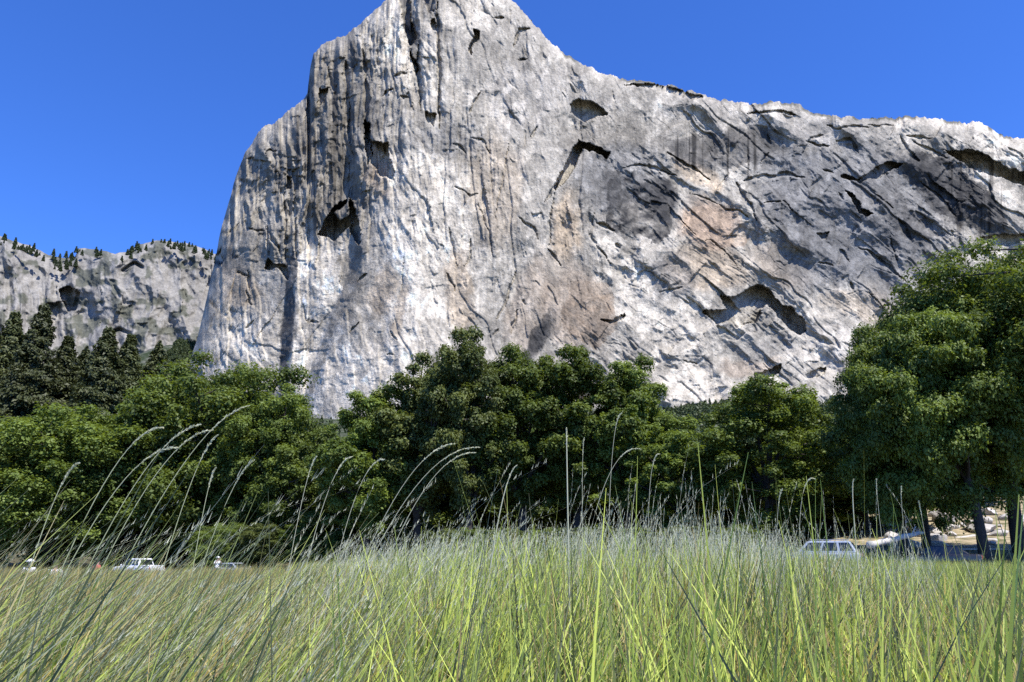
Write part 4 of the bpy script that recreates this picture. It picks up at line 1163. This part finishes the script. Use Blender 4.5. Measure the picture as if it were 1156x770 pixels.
def make_stalks():
    g = np.random.default_rng(3)
    for bp, tp, ty, d, dr, lab in STALKS:
        x0 = spot(bp, d); z0 = float(ground_z(x0, d))
        rx, tz = rays(tp, ty + 0.0); tip = np.array([float(rx) * d, d, EYE + float(tz) * d])
        base = np.array([x0 - (tip[0] - x0) * 0.55, d, z0])
        dd = dr / F * d
        mid = np.array([tip[0] - (tip[0] - base[0]) * .40 - dd * .8, d, tip[2] - (tip[2] - base[2]) * .06 + dd * 1.6])
        P = curve(base, mid, tip, 26); P[:, 1] += 0.03 * np.sin(np.linspace(0, 2, 26))
        P -= base
        r = empty('grass_stalk', base); tag(r, lab, 'grass stalk', 'tall grass stalks standing out against the trees')
        th = 0.0017 if 'thick' not in lab else 0.0042
        v, f = tubes([(P, np.linspace(th * 1.15, th * .55, 26))], 5)
        c0 = (GREEN * .8 + SILV * .35) if bp < 300 else SILV * .85
        tt = np.linspace(0, 1, 26).repeat(5)[:, None]
        link('stem', mesh_np('stem', v, f, {'tone': c0 * (1 - tt) + SILV * 1.0 * tt}, smooth=True), M_STALK, r)
        m = 150
        k = g.uniform(.80, 1, m)
        idx = k * 25; i0 = np.minimum(idx.astype(int), 24)
        Q = P[i0] + (P[i0 + 1] - P[i0]) * (idx - i0)[:, None]
        T = (P[i0 + 1] - P[i0]); T /= np.linalg.norm(T, axis=1)[:, None]
        off = g.normal(0, .2, (m, 3)); dirv = T + off; dirv /= np.linalg.norm(dirv, axis=1)[:, None]
        L = g.uniform(.008, .017, m)[:, None] * np.sin(np.clip((k - .78) / .24, 0, 1) * math.pi)[:, None] ** .5
        sd = np.cross(dirv, g.normal(size=(m, 3))); sd /= np.linalg.norm(sd, axis=1)[:, None]
        V = np.stack([Q, Q + dirv * L * .5 + sd * .0016, Q + dirv * L, Q + dirv * L * .5 - sd * .0016], 1).reshape(-1, 3)
        link('seed_head', mesh_np('seed_head', V, np.arange(4 * m).reshape(m, 4), {'tone': np.tile(SILV * 1.15, (4 * m, 1))}), M_STALK, r)


make_stalks()

# ================================================================== VEHICLES
M_WHITE = simple('white_paint', (0.78, 0.78, 0.77), 0.3, noise=0.04, coat=0.6)
M_SILVER = simple('silver_paint', (0.50, 0.52, 0.53), 0.32, 0.35, noise=0.05, coat=0.6)
M_NAVY = simple('dark_paint', (0.02, 0.02, 0.021), 0.3, noise=0.08, coat=0.6)
M_GLASS = simple('car_glass', (0.015, 0.018, 0.02), 0.06, noise=0.1, spec=0.8)
M_TYRE = simple('tyre_rubber', (0.02, 0.02, 0.021), 0.85)
M_RIM = simple('wheel_rim', (0.45, 0.45, 0.46), 0.3, 0.8)
M_PLAST = simple('black_plastic', (0.03, 0.03, 0.032), 0.6)
M_LAMP = simple('lamp_glass', (0.7, 0.7, 0.68), 0.15)
M_RED = simple('red_lamp', (0.4, 0.02, 0.02), 0.2)


def loft(stations, cap=True):
    """stations: list of equal-length closed rings of points"""
    mb = MB(); bm = mb.bm
    rings = [[bm.verts.new(p) for p in s] for s in stations]
    n = len(rings[0])
    for a, b in zip(rings[:-1], rings[1:]):
        for i in range(n):
            bm.faces.new((a[i], a[(i + 1) % n], b[(i + 1) % n], b[i]))
    if cap:
        bm.faces.new(rings[0][::-1]); bm.faces.new(rings[-1])
    return mb


def body_ring(x, zb, zt, hw):
    """rounded section of the lower body at x (front is -x)"""
    pts = [(-.86, zb), (-.97, zb + .10), (-1, zb + .3 * (zt - zb) + .08), (-.985, zt - .14), (-.93, zt - .03), (-.8, zt), (.8, zt), (.93, zt - .03), (.985, zt - .14), (1, zb + .3 * (zt - zb) + .08), (.97, zb + .10), (.86, zb)]
    return [(x, y * hw, z) for y, z in pts]


def make_vehicle(name, paint, kind, loc, rz, label):
    root = empty(name, loc, rz); tag(root, label, 'truck' if kind == 'pickup' else 'car')
    if kind == 'pickup':
        Ln, hw, belt, roof, cab = 5.6, 0.97, 1.14, 1.86, (-1.35, -0.55, 1.05, 1.30)
        st = [(-2.8, .55, .92, .80), (-2.72, .45, 1.00, .92), (-2.3, .42, 1.08, .96), (-1.3, .42, belt, .97), (0, .42, belt, .97), (1.3, .42, belt, .97), (2.7, .45, belt, .96), (2.8, .52, belt - .03, .93)]
    elif kind == 'sedan':
        Ln, hw, belt, roof, cab = 4.7, 0.90, 0.96, 1.45, (-1.15, -0.30, 1.05, 1.75)
        st = [(-2.35, .42, .66, .70), (-2.25, .32, .74, .84), (-1.8, .28, .84, .89), (-1.1, .26, belt - .03, .90), (0, .26, belt, .90), (1.3, .26, belt + .02, .90), (2.1, .30, .98, .87), (2.3, .38, .94, .80)]
    else:
        Ln, hw, belt, roof, cab = 4.75, 0.94, 1.08, 1.74, (-1.20, -0.55, 1.85, 2.22)
        st = [(-2.38, .48, .84, .76), (-2.28, .38, .92, .88), (-1.9, .34, 1.00, .93), (-1.1, .33, belt, .94), (0, .33, belt, .94), (1.4, .33, belt, .94), (2.2, .36, belt, .92), (2.36, .45, belt - .02, .88)]
    body = loft([body_ring(x, a, b, w) for x, a, b, w in st])
    b_ = body.build('body', paint, root, smooth=False)
    # cabin: pillars and roof in paint, panes set 6 mm proud
    x0, x1, x2, x3 = cab; wb = hw * .93; wt = hw * .74
    zb = belt - .02
    top = [(x1, roof - .04), (x1 + .25, roof), (x2 - .25, roof), (x2, roof - .05)]
    def cab_ring(x, z, w): return [(x, -w, z), (x, w, z)]
    mb = MB(); bm = mb.bm
    lo = [bm.verts.new(p) for p in ((x0, -wb, zb), (x0, wb, zb), (x3, wb, zb), (x3, -wb, zb))]
    hi = [bm.verts.new(p) for p in ((x1, -wt, roof), (x1, wt, roof), (x2, wt, roof), (x2, -wt, roof))]
    bm.faces.new(hi)
    for i in range(4):
        bm.faces.new((lo[i], lo[(i + 1) % 4], hi[(i + 1) % 4], hi[i]))
    bmesh.ops.bevel(bm, geom=[e for e in bm.edges if e.verts[0] in hi or e.verts[1] in hi], offset=.07, segments=3, affect='EDGES', clamp_overlap=True)
    mb.build('cabin', paint, root)

    def pane(nm, pts, parent=root):
        p = [Vector(q) for q in pts]
        nrm = (p[1] - p[0]).cross(p[2] - p[0]).normalized()
        c = sum(p, Vector()) / len(p)
        if nrm.dot(c - Vector(((x0 + x3) / 2, 0, (belt + roof) / 2))) < 0: nrm = -nrm
        mb = MB(); mb.prism([q + nrm * .004 for q in p], nrm * .008)
        return mb.build(nm, M_GLASS, parent)

    def lerp(a, b, t): return tuple(a[i] + (b[i] - a[i]) * t for i in range(3))
    def quad(c, m):      # shrink a side quad towards its middle by margins
        a, b, cc, d = c
        lo0, lo1 = lerp(a, b, m[0]), lerp(a, b, 1 - m[1]); h0, h1 = lerp(d, cc, m[0]), lerp(d, cc, 1 - m[1])
        return [lerp(lo0, h0, m[2]), lerp(lo1, h1, m[2]), lerp(lo1, h1, 1 - m[3]), lerp(lo0, h0, 1 - m[3])]
    pane('windshield', quad(((x0, -wb, zb), (x0, wb, zb), (x1, wt, roof), (x1, -wt, roof)), (.07, .07, .1, .14)))
    pane('rear_window', quad(((x3, -wb, zb), (x3, wb, zb), (x2, wt, roof), (x2, -wt, roof)), (.09, .09, .15, .16)))
    for sy in (-1, 1):
        nwin = 2 if kind != 'wagon' else 3
        cuts = {2: [0.05, .50, .54, .95], 3: [.05, .36, .39, .68, .71, .95]}[nwin]
        for k in range(nwin):
            a, bb = cuts[2 * k], cuts[2 * k + 1]
            q = quad(((x0, sy * wb, zb), (x3, sy * wb, zb), (x2, sy * wt, roof), (x1, sy * wt, roof)), (a + .02, 1 - bb, .14, .17))
            pane('side_window', q)
        MB().box((x0 + .15, sy * (wb + .14), belt + .08), (.10, .20, .14), bevel=.03).build('mirror', paint, root)
        for k, hx in enumerate((0.0, 1.0)):
            MB().box((hx, sy * (hw + .012), belt - .16), (.2, .03, .035), bevel=.01).build('door_handle', M_PLAST, root)
        MB().box((-Ln / 2 + .06, sy * hw * .68, st[1][2] - .13), (.12, .34, .16), bevel=.03).build('headlight', M_LAMP, root)
        MB().box((Ln / 2 - .04, sy * hw * .82, st[-1][2] - .16), (.10, .18, .26), bevel=.03).build('taillight', M_RED, root)
        for wx in (-Ln * .31, Ln * .29):
            rr = .38 if kind != 'sedan' else .33
            w = MB().cyl((wx, sy * (hw - .11), rr), rr, .24, 'Y', 28).build('wheel', M_TYRE, root)
            m = MB().cyl((wx, sy * (hw + .012), rr), rr * .64, .02, 'Y', 24)
            for q in range(5):
                m.box((wx + math.cos(q * 1.2566) * rr * .3, sy * (hw + .026), rr + math.sin(q * 1.2566) * rr * .3), (rr * .5, .02, .05), Matrix.Rotation(-q * 1.2566, 3, 'Y'))
            m.build('rim', M_RIM, w)
    MB().box((-Ln / 2 + .01, 0, .55), (.14, hw * 1.7, .2), bevel=.05).build('bumper', M_PLAST if kind != 'sedan' else paint, root)
    MB().box((Ln / 2 - .0, 0, .55), (.14, hw * 1.7, .2), bevel=.05).build('bumper', M_PLAST if kind != 'sedan' else paint, root)
    MB().box((-Ln / 2 + .03, 0, st[1][2] - .14), (.08, hw * .8, .15), bevel=.02).build('grille', M_PLAST, root)
    if kind == 'pickup':
        mb = MB()                                   # bed liner and rails
        mb.box((2.02, 0, belt + .006), (1.36, hw * 1.62, .012))
        mb.build('bed_liner', M_PLAST, root)
        for sy in (-1, 1):
            MB().box((2.02, sy * hw * .9, belt + .03), (1.5, .10, .06), bevel=.015).build('bed_rail', paint, root)
        MB().box((2.74, 0, belt + .02), (.09, hw * 1.7, .07), bevel=.015).build('tailgate_rail', paint, root)
    if kind == 'wagon':
        for sy in (-1, 1):
            m = MB().cyl(((x1 + x2) / 2, sy * wt * .86, roof + .07), .018, (x2 - x1) * .9, 'X', 8)
            for q in (-.4, 0, .4):
                m.cyl(((x1 + x2) / 2 + q * (x2 - x1), sy * wt * .86, roof + .03), .016, .08, 'Z', 8)
            m.build('roof_rail', M_RIM, root)
    return root


RZ = math.atan2(RD.y, RD.x)


def on_road(px, off=-1.6):
    k = (px - PW / 2) / F
    c = ROAD_P + RN * off                         # point of the lane; solve x = k*y
    t = (k * c.y - c.x) / (RD.x - k * RD.y)
    p = c + RD * t
    p.z = float(ground_z(p.x, p.y)) + .055
    return p


make_vehicle('pickup_truck', M_WHITE, 'pickup', on_road(174), RZ, 'white pickup truck on the road at the left, half hidden by meadow grass')
make_vehicle('parked_car', M_SILVER, 'sedan', on_road(279, 2.0), RZ + math.pi, 'pale silver car beside the person in white behind the grass, right of the pickup')
make_vehicle('parked_car', M_WHITE, 'sedan', on_road(392, 1.8), RZ, 'white car almost wholly hidden by grass near the gap between the tree clumps')
make_vehicle('parked_wagon', M_SILVER, 'wagon', on_road(912), RZ, 'silver wagon with roof rails seen through tall grass at the right')
make_vehicle('parked_car', M_NAVY, 'sedan', on_road(1040, 2.2), RZ, 'dark car under the oaks beside the fallen log')


# ================================================================== LOGS AND BOULDERS
M_LOG = simple('dead_wood', (0.50, 0.46, 0.40), 0.9, noise=0.3, scale=9)
M_BOULD = simple('boulder_granite', (0.42, 0.39, 0.35), 0.9, noise=0.4, scale=2.2)


def log(px0, y0, px1, y1, d0, d1, r, label):
    a = np.array([float(rays(px0, y0)[0]) * d0, d0, EYE + float(rays(px0, y0)[1]) * d0]); b = np.array([float(rays(px1, y1)[0]) * d1, d1, EYE + float(rays(px1, y1)[1]) * d1])
    g = np.random.default_rng(int(px0))
    k = np.linspace(0, 1, 14)[:, None]
    P = (b - a) * k + g.normal(0, r * .12, (14, 3))
    rad = np.linspace(r * 1.1, r * .6, 14) * g.uniform(.88, 1.1, 14); rad[0] = rad[-1] = .01
    P[0] = P[1]; P[-1] = P[-2]
    P[0] -= (b - a) * .004; P[-1] += (b - a) * .004
    root = empty('fallen_log', a); tag(root, label, 'log', 'dead wood on the bank')
    v, f = tubes([(P, rad)], 12)
    link('log_stem', mesh_np('log_stem', v, f, smooth=True), M_LOG, root)
    for q in range(3):
        t = g.uniform(.2, .85); c = (b - a) * t
        dv = np.array([g.normal(0, .3), -.3, 1.0]) * r * g.uniform(1.5, 3)
        v, f = tubes([(np.stack([c, c + dv * .6, c + dv]), [r * .28, r * .2, r * .1])], 6)
        link('branch_stub', mesh_np('branch_stub', v, f, smooth=True), M_LOG, root)


log(976, 617, 1046, 600, 46.5, 50, .20, 'long bleached fallen log slanting up behind the grass at right')
log(1018, 593, 1039, 590, 70, 70, .32, 'short pale log above the long slanting one')
log(1062, 597, 1084, 594, 68, 68, .30, 'short bright log just left of the leaning dark trunk')
log(1074, 609, 1128, 602, 67, 67, .16, 'thin grey fallen trunk lying across the bank behind the leaning oak')
log(1122, 601, 1175, 599, 69, 69, .15, 'thin grey fallen trunk on the bank at the right picture edge')
log(1074, 620, 1180, 620.5, 53, 52, .06, 'low pale rail of dead wood along the foot of the bank')


def boulders():
    g = np.random.default_rng(12)
    protos = []
    for k in range(5):
        bm = bmesh.new(); bmesh.ops.create_icosphere(bm, subdivisions=3, radius=1.0)
        sd = g.uniform(0, 50)
        pl = [(Vector(g.normal(size=3)).normalized(), g.uniform(.55, .85)) for _ in range(9)]
        for v in bm.verts:
            for n, dd in pl:                       # broken faces
                q = v.co.dot(n)
                if q > dd: v.co -= n * (q - dd)
            v.co *= 1 + .05 * math.sin(v.co.x * 7 + sd) * math.cos(v.co.y * 6 + v.co.z * 5)
        me = bpy.data.meshes.new('boulder'); bm.to_mesh(me); bm.free(); me.materials.append(M_BOULD)
        protos.append(me)
    for i in range(64):
        px = g.uniform(1000, 1230); d = g.uniform(60, 82); x = spot(px, d); z = float(ground_z(x, d))
        s = g.uniform(.25, .85) * (1.0 if i > 6 else 1.5)
        o = bpy.data.objects.new('boulder', protos[i % 5]); COL.objects.link(o)
        o.location = (x, d, z + s * .2); o.scale = (s * g.uniform(.9, 1.6), s * g.uniform(.8, 1.3), s * g.uniform(.5, .8)); o.rotation_euler = (g.uniform(-.2, .2), g.uniform(-.2, .2), g.uniform(0, 6))
        tag(o, 'pale granite boulder on the rocky bank beneath the right oaks', 'boulder', 'boulders on the bank')


boulders()

# ================================================================== PEOPLE
M_SKIN = simple('skin', (0.45, 0.28, 0.20), 0.55, noise=0.06)
M_HAIR = simple('dark_hair', (0.03, 0.022, 0.016), 0.7)
M_CAP = simple('white_cotton', (0.75, 0.75, 0.74), 0.85, noise=0.06)
M_PINK = simple('red_cotton', (0.55, 0.10, 0.09), 0.85, noise=0.12)
M_JEAN = simple('denim', (0.05, 0.07, 0.12), 0.9, noise=0.2)
M_KHAKI = simple('khaki', (0.33, 0.27, 0.18), 0.9, noise=0.1)


def skinned(name, pts, edges, rad, root_i, mat, parent, sub=2):
    me = bpy.data.meshes.new(name)
    me.from_pydata(pts, edges, [])
    o = bpy.data.objects.new('tmp', me); COL.objects.link(o)
    md = o.modifiers.new('s', 'SKIN')
    for i, r in enumerate(rad):
        sv = me.skin_vertices[0].data[i]
        sv.radius = r if isinstance(r, tuple) else (r, r)
        sv.use_root = (i == root_i)
    o.modifiers.new('u', 'SUBSURF').levels = sub
    dg = bpy.context.evaluated_depsgraph_get()
    m2 = bpy.data.meshes.new_from_object(o.evaluated_get(dg))
    bpy.data.objects.remove(o); m2.name = name
    m2.polygons.foreach_set('use_smooth', np.ones(len(m2.polygons), bool))
    m2.materials.clear()
    return link(name, m2, mat, parent)


def person(loc, rz, label, shirt, trousers, hat, arms, seated=False):
    root = empty('person', loc, rz); tag(root, label, 'person')
    hip = .95; 
    J = dict(pel=(0, 0, hip), wst=(0, 0, 1.08), chs=(0, .0, 1.30), nck=(0, 0, 1.46), jaw=(0, -.02, 1.55), hd=(0, -.01, 1.66), tp=(0, 0, 1.73),
             ls=(.17, 0, 1.41), rs=(-.17, 0, 1.41), lh=(.09, 0, .90), rh=(-.09, 0, .90), lk=(.10, -.02, .50), rk=(-.10, -.02, .50), la=(.10, .02, .09), ra=(-.10, .02, .09), lt=(.11, -.16, .035), rt=(-.11, -.16, .035))
    J.update({'le': (.23, .02, 1.13), 're': (-.23, .02, 1.13), 'lw': (.24, -.06, .88), 'rw': (-.24, -.06, .88)})
    if arms == 'up':
        J.update({'le': (.27, -.16, 1.24), 're': (-.27, -.16, 1.24), 'lw': (.10, -.26, 1.50), 'rw': (-.10, -.26, 1.50)})
    if arms == 'front':
        J.update({'le': (.25, -.05, 1.14), 're': (-.25, -.05, 1.14), 'lw': (.12, -.26, 1.16), 'rw': (-.12, -.26, 1.16)})
    if seated:
        dz = -.82
        J = {k: (v[0], v[1], v[2] + dz) for k, v in J.items()}
        J.update(lk=(.15, -.36, .42), rk=(-.15, -.36, .42), la=(.13, -.62, .09), ra=(-.13, -.62, .09), lt=(.13, -.78, .06), rt=(-.13, -.78, .06), lh=(.10, -.05, .13), rh=(-.10, -.05, .13), lw=(.14, -.30, .40), rw=(-.14, -.30, .40), le=(.25, -.06, .34), re=(-.25, -.06, .34))
    for s_, sg in (('l', 1), ('r', -1)):
        w = Vector(J[s_ + 'w']); e = Vector(J[s_ + 'e']); dv = (w - e).normalized(); sd = Vector((-sg * .6, -.8, .0))
        sd = (sd - dv * sd.dot(dv)).normalized()
        J[s_ + 'p'] = tuple(w + dv * .07)
        for q, (a, ln) in enumerate(((-.026, .07), (-.009, .085), (.009, .08), (.026, .062))):
            J[s_ + 'f%d' % q] = tuple(w + dv * (.07 + ln) + sd * a + Vector((0, -.02, 0)))
        J[s_ + 'th'] = tuple(w + dv * .06 + sd * .055)
    J['ns'] = (J['hd'][0], J['hd'][1] - .105, J['hd'][2] - .02)
    names = list(J); ix = {k: i for i, k in enumerate(names)}
    E = [('pel', 'wst'), ('wst', 'chs'), ('chs', 'nck'), ('nck', 'jaw'), ('jaw', 'hd'), ('hd', 'tp'), ('hd', 'ns'), ('chs', 'ls'), ('chs', 'rs'), ('ls', 'le'), ('le', 'lw'), ('rs', 're'), ('re', 'rw'),
         ('pel', 'lh'), ('pel', 'rh'), ('lh', 'lk'), ('lk', 'la'), ('rh', 'rk'), ('rk', 'ra'), ('la', 'lt'), ('ra', 'rt'), ('lw', 'lp'), ('rw', 'rp'), ('lw', 'lth'), ('rw', 'rth')]
    E += [(s_ + 'p', s_ + 'f%d' % q) for s_ in 'lr' for q in range(4)]
    rad = dict(pel=(.15, .11), wst=(.13, .10), chs=(.16, .11), nck=.055, jaw=.07, hd=(.085, .10), tp=.05, ns=.018, ls=.065, rs=.065, le=.042, re=.042, lw=.03, rw=.03, lh=.085, rh=.085, lk=.058, rk=.058, la=.04, ra=.04, lt=.035, rt=.035, lp=.034, rp=.034)
    for k in names:
        if k not in rad: rad[k] = .010
    skinned('body', [J[k] for k in names], [(ix[a], ix[b]) for a, b in E], [rad[k] for k in names], ix['pel'], M_SKIN, root)

    def cloth(nm, keys, edges, grow, mat):
        ii = {k: i for i, k in enumerate(keys)}
        def rr(k):
            r = rad[k] if isinstance(rad[k], tuple) else (rad[k], rad[k])
            return (r[0] * 1.10 + grow, r[1] * 1.10 + grow)
        skinned(nm, [J[k] for k in keys], [(ii[a], ii[b]) for a, b in edges], [rr(k) for k in keys], 0, mat, root)
    cloth('shirt', ['wst', 'chs', 'ls', 'rs', 'le', 're', 'pel'], [('wst', 'chs'), ('chs', 'ls'), ('chs', 'rs'), ('ls', 'le'), ('rs', 're'), ('pel', 'wst')], .018, shirt)
    cloth('trousers', ['pel', 'lh', 'rh', 'lk', 'rk', 'la', 'ra'], [('pel', 'lh'), ('pel', 'rh'), ('lh', 'lk'), ('rh', 'rk'), ('lk', 'la'), ('rk', 'ra')], .022, trousers)
    h = J['hd']
    for sx in (-1, 1):
        MB().ball((h[0] + sx * .035, h[1] - .092, h[2] + .012), (.014, .010, .010), 1).build('eye', M_PLAST, root)
    if hat:
        m = MB(); m.ball((h[0], h[1] + .01, h[2] + .055), (.112, .125, .085), 3)
        m.cyl((h[0], h[1] - .02, h[2] + .05), .185, .018, 'Z', 28)
        m.build('hat', M_CAP, root, smooth=True)
    else:
        MB().ball((h[0], h[1] + .025, h[2] + .03), (.105, .115, .105), 3).build('hair', M_HAIR, root, smooth=True)
    return root


def put(px, d, drop=0.0):
    x = spot(px, d); return (x, d, float(ground_z(x, d)) - drop)


person(put(37, 30), R(20), 'person in a white hat and pale shirt sitting in the grass at the far left', M_CAP, M_KHAKI, True, 'down', seated=True)
person(put(66, 26), R(200), 'dark haired person in a white shirt sitting in the grass, nearest of those seated', M_CAP, M_JEAN, False, 'front', seated=True)
person(put(112, 35), R(150), 'person in a red shirt sitting at the meadow\'s edge left of the pickup', M_PINK, M_KHAKI, False, 'down', seated=True)
person(put(247, 58), R(40), 'person in white shirt and hat between the pickup and the silver car', M_CAP, M_JEAN, True, 'up')

# ================================================================== LIGHT
SUN_EL, SUN_AZ = 59.0, 42.0                       # height; degrees right of straight behind the camera
sd = Vector((math.sin(R(SUN_AZ)) * math.cos(R(SUN_EL)), -math.cos(R(SUN_AZ)) * math.cos(R(SUN_EL)), math.sin(R(SUN_EL))))
sun = bpy.data.lights.new('sun', 'SUN'); sun.energy = 5.0; sun.angle = R(0.53); sun.color = (1.0, 0.955, 0.90)
so = bpy.data.objects.new('sun', sun); COL.objects.link(so)
so.rotation_euler = (-sd).to_track_quat('-Z', 'Y').to_euler(); so.location = (30, -30, 60)

W = bpy.data.worlds.new('World'); S.world = W; W.use_nodes = True
nt = W.node_tree; nt.nodes.clear()
sky = nt.nodes.new('ShaderNodeTexSky'); sky.sky_type = 'NISHITA'; sky.sun_disc = False
sky.sun_elevation = R(SUN_EL); sky.sun_rotation = math.atan2(sd.x, sd.y)
sky.altitude = 1200; sky.air_density = 1.0; sky.dust_density = 0.15; sky.ozone_density = 3.0
bg = nt.nodes.new('ShaderNodeBackground'); bg.inputs[1].default_value = 0.093
wo = nt.nodes.new('ShaderNodeOutputWorld')
hs = nt.nodes.new('ShaderNodeHueSaturation'); hs.inputs['Saturation'].default_value = 1.12
tm = nt.nodes.new('ShaderNodeVectorMath'); tm.operation = 'MULTIPLY'; tm.inputs[1].default_value = (0.72, 1.08, 1.88)
nt.links.new(sky.outputs[0], hs.inputs['Color']); nt.links.new(hs.outputs[0], tm.inputs[0]); nt.links.new(tm.outputs[0], bg.inputs[0]); nt.links.new(bg.outputs[0], wo.inputs[0])

S.render.engine = 'CYCLES'
S.view_settings.view_transform = 'Standard'; S.view_settings.look = 'None'
S.view_settings.exposure = 0.65; S.view_settings.gamma = 1.0
S.cycles.use_denoising = False
S.cycles.max_bounces = 6; S.cycles.transparent_max_bounces = 8
